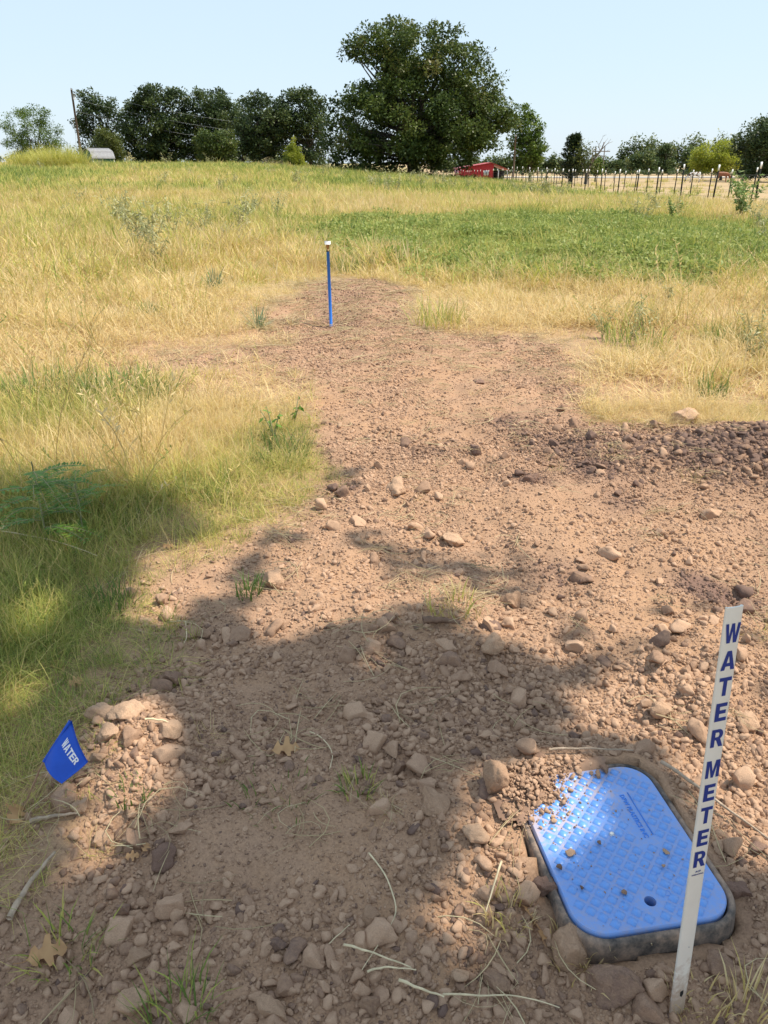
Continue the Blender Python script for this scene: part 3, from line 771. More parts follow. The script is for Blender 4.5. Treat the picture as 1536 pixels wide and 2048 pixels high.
ri = [i * w_ + j for i, j in rim_]; q2 = [[ri[k], ri[(k + 1) % len(ri)], ri[(k + 1) % len(ri)] + w_ * w_, ri[k] + w_ * w_] for k in range(len(ri))]
fo = fm.add(FV, q0 + q1 + q2).build("cloth", M_FLAG, flag, True)
slv = MB().tube(np.array([c_left + (c_top - c_left) * t + nrm_f * .0005 for t in np.linspace(0, 1, 8)]) - org, .0042, 8, False); slv.build("sleeve", M_FLAG, flag, True)
M_WPRINT = simple("white_print", (.80, .82, .84), .5, .3, .03)
pos = .0
for k, ch in enumerate("WATER"):
    gw, lp = GLY[ch]; V, F = fill2d(lp)
    # reading direction runs from the sleeve outward, tops towards the flag's upper edge
    a0 = .21 + k * .128; hgt = .19; ww = .118
    lv = []
    for q in V:
        a_ = a0 + q[0] / gw * ww; b_ = .60 + q[1] * hgt
        lv.append(flag_pt(a_, b_, .0009) - org)
    MB().add(lv, F).build("letter", M_WPRINT, flag)

# blue standpipe with brass fitting and white cap
px_, py_ = G(662, 648); pz_ = gz(px_, py_)
topz = at_y(661, 482, py_)[2] - pz_
pipe = thing("standpipe", "blue upright water standpipe with brass fitting and white cap in the dirt mound", "standpipe", (px_, py_, pz_))
ln = .02
def tilt(z): return (-.012 * z / topz, 0, z)
MB().tube([tilt(-.15), tilt(topz * .885)], .0165, 14).build("pipe", simple("blue_pipe", (.025, .17, .62), .4, .4, .06, 6), pipe, True)
MB().tube([tilt(topz * .880), tilt(topz * .895)], .019, 12).build("collar", simple("dark_clamp", (.05, .045, .04), .5), pipe)
M_BRASS = simple("dull_brass", (.42, .27, .12), .45, .5, .2, 30, metal=.6)
MB().tube([tilt(topz * .893), tilt(topz * .925), tilt(topz * .926), tilt(topz * .965)], [.013, .013, .018, .016], 8).build("fitting", M_BRASS, pipe)
MB().tube([tilt(topz * .963), tilt(topz * .998), tilt(topz)], [.031, .031, .028], 14).build("cap", simple("white_cap", (.80, .79, .76), .5), pipe)

# ------------------------------------------------------------------ grass: prototype tufts
def blades(n, rad, h0, h1, w, lean, curve, seed, flat=0.0, segs=3, tipcol=0.0):
    """one tuft: n curved strips; rnd = tone of each blade"""
    r = np.random.default_rng(seed); a = r.uniform(0, 6.283, n); rr = rad * np.sqrt(r.uniform(0, 1, n))
    bx, by = rr * np.cos(a), rr * np.sin(a)
    az = a + r.normal(0, .9, n) if rad < .5 else r.uniform(0, 6.283, n)
    L = r.uniform(h0, h1, n); ln = np.abs(r.normal(lean, lean * .5 + .05, n)); cv = r.normal(curve, curve * .4 + .05, n)
    wd = w * r.uniform(.6, 1.3, n); tone = r.uniform(0, 1, n)
    V = np.zeros((n, 2 * segs + 1, 3)); px = bx.copy(); py = by.copy(); pz = np.full(n, -.01) + flat * r.uniform(.01, .04, n)
    sx, sy = -np.sin(az + r.normal(0, .5, n)), np.cos(az + r.normal(0, .5, n))
    for k in range(segs + 1):
        t = k / segs
        if k < segs:
            ww = wd * (1 - .55 * t) * .5
            V[:, 2 * k] = np.stack([px - sx * ww, py - sy * ww, pz], 1); V[:, 2 * k + 1] = np.stack([px + sx * ww, py + sy * ww, pz], 1)
        else: V[:, 2 * segs] = np.stack([px, py, pz], 1)
        th = np.clip(ln + cv * t, 0, 1.5 + flat * .05); st = L / segs
        px = px + np.cos(az) * np.sin(th) * st; py = py + np.sin(az) * np.sin(th) * st; pz = np.maximum(pz + np.cos(th) * st, .004)
    q = np.array([[2 * k, 2 * k + 1, 2 * k + 3, 2 * k + 2] for k in range(segs - 1)]); m = 2 * segs + 1
    Q = (np.arange(n)[:, None, None] * m + q[None]).reshape(-1, 4); T = np.arange(n)[:, None] * m + np.array([[2 * segs - 2, 2 * segs - 1, 2 * segs]])
    b = MB(); b.add(V.reshape(-1, 3), Q, rnd=np.repeat(tone, m)); b.more(T); return b
def protos(k, nm, *a, **kw): return [blades(*a, seed=500 + 31 * i + hash_(nm), **kw).mesh(nm, M_GRASS) for i in range(k)]
def hash_(s): return sum(ord(c) * (i + 3) for i, c in enumerate(s)) % 977
P_UP = protos(6, "upright_tuft", 34, .08, .05, .21, .0034, .42, .8)
P_SHORT = protos(5, "short_tuft", 50, .09, .02, .09, .0030, .8, .6)
P_MAT = protos(6, "straw_mat", 42, .14, .10, .30, .0034, 1.25, .5, flat=1.0)
P_UPB = protos(6, "coarse_tuft", 22, .10, .04, .19, .0062, .55, .8)
P_MATB = protos(6, "coarse_straw", 26, .16, .07, .24, .0062, 1.2, .6, flat=1.0)
P_MID = protos(6, "field_tuft", 40, .22, .10, .42, .016, .5, .8)
P_FAR = protos(5, "meadow_tuft", 64, .6, .18, .58, .038, .45, .7)

def wedge(n, d0, d1, wid=.66, off=.9):
    y = np.sqrt(rng.uniform(d0 ** 2, d1 ** 2, n)); x = rng.uniform(-1, 1, n) * (wid * y + off); return x, y
def sel(x, y, p):
    k = rng.uniform(0, 1, len(x)) < p; return x[k], y[k]
def place(x, y, tint, lo, hi, idx0, nproto, lean=.12, dz=0.0):
    n = len(x); s = rng.uniform(lo, hi, n) * (.55 + .9 * fbm(x * 1.1, y * 1.1, 78, 3)); z = ground_z(x, y) + dz
    s = s * np.where(y < 14, .62 + .38 * edge_f(x, y), 1)
    return (np.stack([x, y, z], 1), np.stack([rng.normal(0, lean, n), rng.normal(0, lean, n), rng.uniform(0, 6.283, n)], 1),
            np.stack([s, s, s * rng.uniform(.75, 1.2, n)], 1), rng.integers(0, nproto, n) + idx0, tint)
def gather(name, sets, pr):
    A = [np.concatenate([s[i] for s in sets]) for i in range(5)]
    print(name, len(A[0])); return scatter(name, *A, pr)

# patches of greener growth: place (photo pixel), radius in metres, strength
CLUMPS = [(110, 840, .6, 1.0), (250, 790, .55, .9), (20, 960, .35, .8), (330, 760, .35, .7), (90, 1030, .45, .9), (120, 1160, .4, .8), (260, 1200, .2, .9), (60, 1290, .3, .7),
          (430, 900, .35, .5), (560, 880, .3, .8), (540, 930, .25, .7), (360, 1000, .3, .7), (210, 1270, .25, .8), (250, 1330, .18, .9), (130, 1400, .2, .7), (40, 1480, .2, .6),
          (500, 1180, .1, 1.0), (430, 1230, .12, .9), (480, 470, 1.2, .4), (330, 560, .5, .4), (690, 520, .45, .3), (1290, 640, .5, .35), (1450, 665, .35, .6), (1420, 775, .2, .6)]
CL = [(*G(a, b), r_, s_) for a, b, r_, s_ in CLUMPS]
def clump_green(x, y):
    g = np.zeros_like(x)
    for cx, cy, r_, s_ in CL: g = np.maximum(g, s_ * np.exp(-((x - cx) ** 2 + (y - cy) ** 2) / (r_ * r_)))
    return g - 1.1 * pale(x, y)
BAREP = [(*G(a, b), rx, ry) for a, b, rx, ry in ((415, 735, .55, .30), (1040, 690, .6, .4), (330, 1110, .2, .12), (230, 890, .18, .1), (1400, 640, .3, .5))]
def bare_patch(x, y):
    g = np.zeros_like(x)
    for cx, cy, rx, ry in BAREP: g = np.maximum(g, np.exp(-((x - cx) / rx) ** 2 - ((y - cy) / ry) ** 2))
    return g
PALEP = [(*G(a, b), r_) for a, b, r_ in ((300, 905, .40), (190, 945, .35), (60, 930, .3), (430, 840, .40), (470, 800, .4), (500, 700, .7), (1050, 640, .6), (1200, 760, .5), (1330, 820, .5), (200, 690, .6), (40, 720, .5))]
def pale(x, y):
    g = np.zeros_like(x)
    for cx, cy, r_ in PALEP: g = np.maximum(g, np.exp(-((x - cx) / r_) ** 2 - ((y - cy) / r_) ** 2))
    return g
sets_dry, sets_green, sets_mid, sets_far = [], [], [], []
def edge_f(x, y): return smooth(-.05, .95, sdf_poly(x, y, DIRT) + (fbm(x * 1.3, y * 1.3, 79) - .5) * .9)
def cover(x, y): return (1 - dirt_mask(x, y)) * (1 - .9 * bare_patch(x, y)) * (.75 + .25 * edge_f(x, y))
# 1) near, 1-13 m: lying straw and thin upright blades
x, y = wedge(12000, 1.0, 5.2); x, y = sel(x, y, cover(x, y) * np.clip(1.9 * fbm(x * 1.5, y * 1.5, 80) - .25 + .9 * pale(x, y), .05, 1))
g = clump_green(x, y) + (fbm(x * .9, y * .9, 81) - .5) * .5 + .18 * smooth(4.4, 2.5, y)
sets_dry.append(place(x, y, np.clip(.17 + .30 * g + rng.normal(0, .10, len(x)) + .14 * smooth(4.8, 3.6, y), 0, .75), .45, 1.0, 0, 6, .10))
x, y = wedge(24000, 5.0, 16.0); k_ = rng.uniform(0, 1, len(x)) < 1 - smooth(11, 16, y); x, y = x[k_], y[k_]; x, y = sel(x, y, cover(x, y) * np.clip(2.2 * fbm(x * .9, y * .9, 83) - .35 + .8 * pale(x, y), .06, 1))
g = clump_green(x, y) + (fbm(x * .5, y * .5, 82) - .5) * .5
sets_dry.append(place(x, y, np.clip(.06 + .20 * g + rng.normal(0, .08, len(x)), 0, .6), .6, 1.35, 6, 6, .14))
x, y = wedge(11000, 1.0, 5.2); g = clump_green(x, y) + (fbm(x * 1.6, y * 1.6, 84) - .55) * 1.3 + .05 * smooth(4.2, 2.2, y)
x, y = sel(x, y, cover(x, y) * np.clip(.08 + g * 1.2, .0, 1)); g = clump_green(x, y)
sets_green.append(place(x, y, np.clip(.60 + .22 * g + rng.normal(0, .15, len(x)), .2, .98), .35, 1.15, 0, 6, .25))
x, y = wedge(17000, 1.0, 5.0); x, y = sel(x, y, cover(x, y) * np.clip(-.2 + 1.5 * fbm(x * 1.8, y * 1.8, 85) - .8 * pale(x, y), 0, 1)); g = clump_green(x, y)
sets_green.append(place(x, y, np.clip(.66 + .25 * g + rng.normal(0, .15, len(x)), .2, 1), .6, 1.2, 6, 5, .2))
x, y = wedge(22000, 4.6, 16.0); k_ = rng.uniform(0, 1, len(x)) < 1 - smooth(11, 16, y); x, y = x[k_], y[k_]; x, y = sel(x, y, cover(x, y) * np.clip(.10 + 1.8 * (fbm(x * .8, y * .8, 86) - .44) + clump_green(x, y), .03, 1)); g = clump_green(x, y) + (fbm(x * .45, y * .45, 87) - .5) * 1.2
sets_green.append(place(x, y, np.clip(.20 + .50 * g + rng.normal(0, .13, len(x)), .02, .9), .5, 1.45, 11, 6, .3))
# a few sprigs coming through the bare soil
x, y = wedge(3000, .9, 11); x, y = sel(x, y, dirt_mask(x, y) * .05 * (over_box(x, y, .05) > .04) * (fbm(x * 2, y * 2, 88) > .5))
sets_dry.append(place(x, y, np.clip(rng.normal(.15, .15, len(x)), 0, .6), .3, .7, 0, 6, .25))
# 2) the field, 12-36 m
x, y = wedge(32000, 9.5, 36, .66, 1.5); k_ = rng.uniform(0, 1, len(x)) < smooth(9, 15, y); x, y = x[k_], y[k_]; gm_ = green_mask(x, y); pd_ = smooth(13.0, 14.4, x) * smooth(16, 20, y)
x, y = sel(x, y, cover(x, y) * (1 - .93 * pd_) * (1 - .0 * gm_)); gm_ = green_mask(x, y)
band = smooth(25.5, 28, y) * (1 - smooth(38, 46, y))
left_ = smooth(2, -4, x)
t = .29 - .17 * (1 - smooth(12, 21, y)) + .36 * (fbm(x * .22, y * .22, 91) - .42) * 2 + .36 * gm_ - .14 * band * (1 - left_) + rng.normal(0, .10, len(x))
pm_ = place(x, y, np.clip(t, .08, .88), .5, 1.35, 0, 6, .25); pm_[2][:] *= (1 - .25 * gm_)[:, None]; sets_mid.append(pm_)
# 3) beyond, 34-95 m
x, y = wedge(26000, 34, 96, .64, 2); pd_ = smooth(13.2, 14.0, x)
x, y = sel(x, y, 1 - .985 * pd_)
t = .54 + .45 * (fbm(x * .09, y * .14, 92) - .45) * 2 - .15 * smooth(46, 38, y) * smooth(-6, 2, x) + rng.normal(0, .09, len(x))
sets_far.append(place(x, y, np.clip(t, .15, .82), .45, 1.0, 0, 5, .2))
x, y = wedge(9000, 96, 150, .6, 2); pd_ = smooth(9, 12, x); x, y = sel(x, y, 1 - .97 * pd_)
sets_far.append(place(x, y, np.clip(.42 + rng.normal(0, .1, len(x)), .15, .8), .7, 1.2, 0, 4, .15))
gather("dry_grass", sets_dry, P_MAT + P_MATB)
gather("green_grass", sets_green, P_UP + P_SHORT + P_UPB)
gather("field_grass", sets_mid, P_MID)
gather("meadow_grass", sets_far, P_FAR)

# thin stalks with seed heads standing above the grass
def stalks(seed):
    r = np.random.default_rng(seed); b = MB()
    for k in range(5):
        a = r.uniform(0, 6.28); L = r.uniform(.22, .5); ln = abs(r.normal(.25, .2)); t = np.linspace(0, 1, 5); c = r.normal(0, .06, 2); tone = r.uniform()
        p = np.stack([c[0] + np.cos(a) * L * (ln * t + .25 * t ** 3), c[1] + np.sin(a) * L * (ln * t + .25 * t ** 3), L * t * (1 - .12 * t * ln)], 1); b.tube(p, np.linspace(.0024, .0012, 5), 3, False, rnd=tone)
        for q in np.linspace(.72, 1, 7):
            c0 = np.array([np.interp(q, t, p[:, j]) for j in range(3)]); d = r.normal(0, 1, 3); d[2] = abs(d[2]) + .6; d /= np.linalg.norm(d); w = np.cross(d, r.normal(0, 1, 3)); w /= np.linalg.norm(w)
            b.add([c0, c0 + d * .018 + w * .004, c0 + d * .034, c0 + d * .018 - w * .004], [[0, 1, 2, 3]], rnd=tone)
    return b.mesh("seed_stalk", M_GRASS)
P_STK = [stalks(850 + i) for i in range(6)]
x, y = wedge(3600, 2.2, 22, .66, 1.2); x, y = sel(x, y, (1 - green_mask(x, y)) * (1 - .6 * smooth(11, 20, y)) * cover(x, y) * (1 - .9 * smooth(13, 14, x) * smooth(16, 20, y)) * np.clip(2.4 * fbm(x * .5, y * .5, 89) - .6, .05, 1))
st_set = place(x, y, np.clip(.22 + rng.normal(0, .2, len(x)), 0, .75), .6, 1.2, 0, 6, .2)
gather("seed_stalks", [st_set], P_STK)

# low broad-leaved ground cover of the green patch
def leaf_cards(n, seed, R_, H_, l0, l1, wr, dens=1.0, droop=.3):
    """n pointed leaves filling a low dome"""
    r = np.random.default_rng(seed); a = r.uniform(0, 6.283, n); rr = R_ * np.sqrt(r.uniform(0, 1, n)); z = H_ * r.uniform(.15, 1, n) * (1 - .5 * (rr / R_) ** 2)
    return card_mesh(np.stack([rr * np.cos(a), rr * np.sin(a), z], 1), r.uniform(l0, l1, n), wr, r, droop)
def card_mesh(C, L, wr, r, droop=.3, outward=None, tone=None):
    n = len(C); az = r.uniform(0, 6.283, n); el = r.normal(.1, .55, n)
    d = np.stack([np.cos(az) * np.cos(el), np.sin(az) * np.cos(el), np.sin(el) - droop], 1)
    if outward is not None: d = d + outward
    d /= np.linalg.norm(d, axis=1)[:, None]
    s = np.cross(d, np.array([0, 0, 1.]) + r.normal(0, .45, (n, 3))); s /= np.linalg.norm(s, axis=1)[:, None] + 1e-9
    nn = np.cross(s, d); L = L[:, None]; W = L * wr
    V = np.stack([C, C + d * L * .45 + s * W * .5 + nn * L * .05, C + d * L, C + d * L * .45 - s * W * .5 + nn * L * .05], 1)
    b = MB(); tn = r.uniform(0, 1, n) if tone is None else tone
    b.add(V.reshape(-1, 3), np.arange(n * 4).reshape(n, 4), rnd=np.repeat(tn, 4)); return b
M_COVER = leafy("weed_cover_leaf", [(0, (.42, .44, .13)), (.5, (.30, .355, .09)), (1, (.19, .26, .06))], .4, inst=True, var=.8)
P_COV = [leaf_cards(230, 700 + i, .28, .20, .03, .065, .5).mesh("weed_cover", M_COVER) for i in range(4)]
x, y = wedge(17000, 10.5, 27, .66, 1.5); x, y = sel(x, y, green_mask(x, y) ** 1.7 * (1 - .9 * smooth(13, 14, x) * smooth(18, 22, y)) * np.clip(.25 + 1.7 * (fbm(x * .7, y * .5, 93) - .38), 0.02, 1))
gather("green_weed_cover", [place(x, y, np.clip(.45 + rng.normal(0, .25, len(x)), 0, 1), .7, 1.5, 0, 4, .15)], P_COV)

# loose straw over the soil
M_STRAWI = leafy("loose_straw", [(0, (.66, .55, .33)), (.6, (.52, .40, .22)), (1, (.33, .24, .14))], .15, inst=True, var=.8)
def straw_proto(seed):
    r = np.random.default_rng(seed); b = MB(); n = 7
    for k in range(n):
        L = r.uniform(.05, .17); a = r.uniform(0, 6.28); t = np.linspace(-.5, .5, 5); bend = r.normal(0, .18) * L
        c = r.normal(0, .05, 2); z = .006 + .004 * r.uniform() + np.abs(r.normal(0, .012)) * (t + .5)
        p = np.stack([c[0] + np.cos(a) * t * L - np.sin(a) * bend * (1 - 4 * t * t), c[1] + np.sin(a) * t * L + np.cos(a) * bend * (1 - 4 * t * t), z], 1)
        b.tube(p, np.array([.0011, .0013, .0013, .0011, .0005]) * r.uniform(.6, 1.1), 4, False, rnd=r.uniform())
    return b.mesh("straw_litter", M_STRAWI)
P_ST = [straw_proto(800 + i) for i in range(6)]
x, y = wedge(14000, .8, 11.5, .64, .5); e = 1 - np.abs(dirt_mask(x, y) * 2 - 1)
heap = np.zeros_like(x)
for a, b_, r_, s_ in ((900, 1235, .22, 1), (1000, 1240, .2, .8), (900, 1290, .15, .6), (1130, 1830, .12, 1), (1200, 1920, .2, .8), (1440, 1960, .16, .7), (1030, 1870, .12, .8), (720, 1560, .1, .5), (240, 1490, .1, .5), (620, 1600, .15, .4), (1100, 1140, .3, .3)):
    cx, cy = G(a, b_); heap = np.maximum(heap, s_ * np.exp(-((x - cx) ** 2 + (y - cy) ** 2) / r_ ** 2))
x, y = sel(x, y, np.clip((.10 + .5 * e * smooth(1.6, 4.2, y) + .55 * heap + .12 * smooth(4, 7, y)) * (dirt_mask(x, y) > .2), 0, 1) * (over_box(x, y) > .0))
s_ = rng.uniform(.6, 1.25, len(x)) * (1 + .5 * smooth(4, 10, y))
P = np.stack([x, y, ground_z(x, y) + .010], 1)
scatter("straw_litter", P, np.stack([rng.normal(0, .12, len(x)), rng.normal(0, .12, len(x)), rng.uniform(0, 6.28, len(x))], 1), np.stack([s_] * 3, 1), rng.integers(0, 6, len(x)), rng.uniform(.1, .7, len(x)), P_ST)

# ------------------------------------------------------------------ tufts and weeds one can point to
TUFTS = [  # pixel, height m, radius, tint, blades, label
 (1455, 685, .30, .22, .72, 130, "bright green grass tussock in the straw, upper one at the right edge"),
 (1425, 790, .24, .10, .74, 90, "small bright green tussock in the straw, below the larger one at the right"),
 (700, 545, .42, .32, .50, 150, "yellow green tussock just behind the blue standpipe"),
 (880, 650, .40, .30, .30, 150, "pale straw tussock right of the standpipe mound"),
 (1265, 690, .34, .3, .42, 140, "dull olive tussock in straw left of the bright green tussock"),
 (320, 560, .26, .14, .66, 90, "small olive green tussock in the dry field on the left"),
 (303, 640, .24, .12, .62, 80, "yellow green tuft in the dry field below the spiky plant"),
 (500, 1200, .12, .05, .80, 60, "little green tuft beside the round pinkish stone"),
 (555, 1600, .07, .12, .52, 60, "flattened green tuft on smooth soil below the brown oak leaf"),
 (715, 1585, .08, .05, .34, 60, "small tan and green sprig on the smooth soil of the path"),
 (355, 2020, .15, .07, .46, 60, "tall thin green tuft at the bottom edge beside the large round clod"),
 (270, 1610, .06, .05, .72, 50, "small dark green tuft among the sunlit orange clods"),
 (130, 1880, .14, .08, .36, 50, "wispy half dry tuft low on the left near a fallen leaf"),
 (1020, 1840, .08, .06, .10, 60, "pale dry sprig against the left side of the meter box"),
 (1165, 1905, .08, .07, .06, 70, "straw sprig lying in front of the meter box corner"),
 (1495, 2010, .13, .05, .05, 40, "forked pale dry sprig right of the stake foot"),
 (1400, 1990, .07, .06, .08, 60, "bleached grass roots round the foot of the white stake"),
 (905, 1255, .12, .10, .16, 70, "dry straw sprig on the rubble ridge in mid path"),
 (1490, 430, .35, .3, .52, 80, "yellow green tuft below the leafy bush by the fence"),
 (95, 800, .30, .40, .54, 420, "wide green grass clump at the left edge in the straw"),
 (250, 800, .30, .38, .52, 420, "tall green grass clump left of the straw mat"),
 (560, 915, .22, .18, .72, 120, "green grass clump at the edge of the dirt beside the broad leaved weed"),
 (225, 1215, .17, .08, .78, 90, "bright green tuft beside the shaded clod on the left grass edge"),
]
for i, (px, py, h, rd, tn, nb, lab) in enumerate(TUFTS):
    x, y = G(px, py); w = .0036 + .0006 * y
    o = blades(nb, rd, h * .45, h, w, .28, .75, 900 + i).build("grass_tuft", M_GRASS); o.location = (x, y, gz(x, y)); o["tint"] = tn
    tag(o, lab, "grass tuft", "grass tufts standing apart")
# grey green spiky plant
x, y = G(430, 588); o = blades(46, .05, .25, .42, .016, .55, .25, 951).build("spiky_plant", leafy("grey_green_blade", [(0, (.30, .33, .19)), (1, (.19, .25, .13))], .2)); o.location = (x, y, gz(x, y)); tag(o, "grey green spiky leaved plant in the dry field left of the standpipe", "plant")
x, y = G(515, 662); o = blades(40, .05, .15, .30, .014, .75, .3, 952).build("spiky_plant", bpy.data.materials["grey_green_blade"]); o.location = (x, y, gz(x, y)); tag(o, "low pale spiky plant at the left edge of the standpipe mound", "plant")

M_WEED = leafy("grey_green_leaf", [(0, (.52, .50, .28)), (.5, (.38, .375, .18)), (1, (.22, .24, .10))], .25)
M_STEM = simple("weed_stem", (.32, .31, .17), .8, .2, .2, 20)
M_DKLEAF = leafy("dark_fern_leaf", [(0, (.15, .28, .04)), (.6, (.10, .21, .03)), (1, (.22, .34, .05))], .3)
M_BUSHL = leafy("pale_green_leaf", [(0, (.36, .42, .16)), (.5, (.22, .31, .09)), (1, (.12, .20, .05))], .3)
def weed(name, seed, h, nst, nleaf, l0, l1, wr, mleaf, spread=.5, droop=.6):
    r = np.random.default_rng(seed); st = MB(); C = []
    for k in range(nst):
        a = r.uniform(0, 6.28); ln = r.uniform(.1, spread); hh = h * r.uniform(.6, 1.0); t = np.linspace(0, 1, 5)
        p = np.stack([np.cos(a) * ln * h * t ** 1.5, np.sin(a) * ln * h * t ** 1.5, hh * t], 1); st.tube(p, np.linspace(.006, .002, 5) * max(1, h), 4, False)
        for q in r.uniform(.25, 1.02, nleaf): C.append([np.interp(q, t, p[:, j]) for j in range(3)] + r.normal(0, .03 * h, 3))
    root = thing(name, "", "weed"); C = np.array(C)
    card_mesh(C, r.uniform(l0, l1, len(C)), wr, r, droop).build("leaves", mleaf, root); st.build("stem", M_STEM, root); return root
WP = [weed("field_weed", 960 + i, .85, 5 + i % 3, 26, .07, .15, .22, M_WEED) for i in range(5)]
groups = [
 ("tall grey green weed in the cluster on the left of the dry field", "weed cluster left of the green patch", [(235, 462, 1), (262, 478, 1.05), (290, 490, 1.0), (275, 520, .85), (308, 520, .9), (335, 470, .8), (250, 450, .9), (318, 545, .7), (345, 492, .7)]),
 ("upright grey green weed in the grass left of the standpipe", "weeds left of the standpipe", [(408, 482, .8), (420, 470, .7), (482, 470, .85), (495, 455, .8), (510, 440, .7), (556, 450, .8), (570, 425, .6), (478, 488, .7), (455, 500, .5)]),
 ("low silvery weed in the pale patch in front of the big oak", "silvery weeds before the big oak", [(755, 392, .9), (775, 394, .95), (795, 392, .9), (842, 388, .9), (870, 386, .9), (905, 388, .7), (740, 388, .7), (820, 380, .8), (935, 382, .7), (885, 376, .7), (960, 384, .7)]),
 ("silvery weed in the pale patch left of the near fence", "silvery weeds by the near fence", [(1045, 392, .95), (1062, 398, 1.0), (1080, 396, 1.0), (1098, 396, .9), (1115, 402, .8), (1130, 398, .7), (1010, 378, .8), (1030, 384, .7)]),
 ("grey green weed standing in the meadow left of the big oak", "weeds scattered over the left meadow", [(590, 388, .9), (606, 392, .8), (612, 402, .6), (385, 385, .6), (470, 392, .7), (440, 405, .7), (160, 420, .7), (230, 430, .7), (130, 440, .5), (330, 395, .7), (60, 400, .6), (540, 378, .7), (280, 380, .7), (650, 372, .6), (690, 376, .6), (210, 372, .7), (340, 366, .7), (420, 362, .7), (500, 368, .7), (90, 376, .7)]),
 ("grey green weed at the right edge below the fence", "weeds below the fence at the right edge", [(1520, 470, .8), (1508, 455, .7), (1530, 500, .7), (1270, 448, .7), (1290, 455, .6), (1310, 440, .7), (1245, 432, .6), (1350, 440, .6)]),
 ("grey green weed seedling in straw right of the dirt", "weeds in straw right of the dirt", [(1270, 690, .42), (1285, 660, .4), (1340, 612, .4), (1205, 675, .35), (1500, 720, .5), (1520, 700, .5)]),
]
first = True; k = 0
for lab, grp, pts in groups:
    for (px, py, s) in pts:
        x, y = G(px, py)
        y = min(y, 84.0); x = ray(px, py)[0] / ray(px, py)[1] * y
        src = WP[k % 5]
        o = src if k < 5 else dup(src); k += 1
        o.location = (x, y, gz(x, y)); sc = s * (1 + .012 * y) * random.uniform(.85, 1.15); o.scale = (sc * 1.1, sc * 1.1, sc); o.rotation_euler = (0, 0, random.uniform(0, 6.28)); tag(o, lab, "weed", grp)
# leafy bush by the fence
def put(o, px, py, lab, cat, s=1.0, rz=0.0):
    x, y = G(px, py); o.location = (x, y, gz(x, y)); o.scale = (s, s, s); o.rotation_euler = (0, 0, rz); tag(o, lab, cat); return o
put(weed("leafy_bush", 981, 1.3, 12, 36, .10, .19, .42, M_BUSHL, .55, .2), 1480, 448, "broad leafy green bush in front of the near fence at the right", "bush", 1.0)
put(weed("leafy_bush", 982, .8, 6, 30, .10, .16, .4, M_BUSHL, .5, .2), 1345, 448, "small leafy green weed at the far edge of the green patch", "weed", .8)
put(weed("broad_leaved_weed", 983, .26, 3, 7, .03, .055, .62, M_DKLEAF, .4, .2), 548, 880, "dark broad leaved weed at the dirt edge above the shade", "weed")
put(weed("broad_leaved_weed", 984, .20, 2, 6, .03, .05, .5, M_DKLEAF, .6, .2), 590, 850, "thin dark sprig beside the broad leaved weed", "weed")
put(weed("twiggy_weed", 985, .30, 4, 5, .015, .03, .4, M_WEED, .6, .1), 1500, 670, "dark twiggy weed right of the bright green tussock", "weed")
# ferny plant on the left
def ferny(seed):
    r = np.random.default_rng(seed); root = thing("ferny_plant", "dark green ferny plant with feathery leaves at the left edge", "plant"); st = MB(); lf = MB(); tn = []
    C, D, Ls = [], [], []
    for k in range(17):
        a = r.uniform(0, 6.28); z0 = r.uniform(.04, .22); L = r.uniform(.12, .24); t = np.linspace(0, 1, 6); el = r.uniform(.1, .8)
        p = np.stack([np.cos(a) * L * t, np.sin(a) * L * t, z0 + L * np.sin(el) * t - .07 * t ** 2], 1); st.tube(p, np.linspace(.0016, .0007, 6), 4, False)
        side = np.array([-math.sin(a), math.cos(a), 0])
        for q in np.linspace(.15, 1, 15):
            c = np.array([np.interp(q, t, p[:, j]) for j in range(3)])
            for s in (-1, 1): C.append(c); D.append(s * side + .55 * np.array([math.cos(a), math.sin(a), .1]) + r.normal(0, .1, 3)); Ls.append(r.uniform(.022, .036) * (1.1 - .5 * q))
    st.tube([(0, 0, -.02), (.005, 0, .12), (.0, .01, .25)], [.004, .003, .002], 5)
    C, D = np.array(C), np.array(D); D /= np.linalg.norm(D, axis=1)[:, None]; L = np.array(Ls)[:, None]
    s = np.cross(D, [0, 0, 1.]); V = np.stack([C, C + D * L * .5 + s * L * .17, C + D * L, C + D * L * .5 - s * L * .17], 1)
    lf.add(V.reshape(-1, 3), np.arange(len(C) * 4).reshape(-1, 4), rnd=np.repeat(r.uniform(0, 1, len(C)), 4)); lf.build("leaves", M_DKLEAF, root); st.build("stem", M_STEM, root); return root
put(ferny(31), 92, 1085, "dark green ferny plant with feathery leaves at the left edge", "plant", 1.55)
put(ferny(32), 165, 1060, "smaller ferny plant right beside the dark ferny one", "plant", 1.05)

# ------------------------------------------------------------------ sticks, stalks and fallen leaves
def stalk(name, pts, rad, mat, lab, cat, grp, lift=.008, knots=()):
    P = []
    for px, py in pts:
        x, y = G(px, py); P.append([x, y, gz(x, y) + lift + (rad)])
    P = np.array(P); t = np.linspace(0, 1, len(P)); tt = np.linspace(0, 1, 4 * len(P)); Q = np.stack([np.interp(tt, t, P[:, j]) for j in range(3)], 1)
    for _ in range(3): Q[1:-1] = (Q[:-2] + 2 * Q[1:-1] + Q[2:]) / 4
    Q[:, 2] += np.abs(np.sin(tt * 9)) * .003
    c = Q[0].copy(); b = MB(); b.tube(Q - c, rad * (1.1 - .6 * tt) * (1 + .12 * np.sin(tt * 40)), 6); o = b.build(name, mat, None, True); o.location = c; return tag(o, lab, cat, grp)
SG = "pale dry stalks lying on the clods"
stalk("dry_stalk", [(688, 1903), (740, 1915), (822, 1946)], .0028, M_STRAW, "pale straw stalk, the upper of two nearly touching at the bottom middle", "stalk", SG, .02)
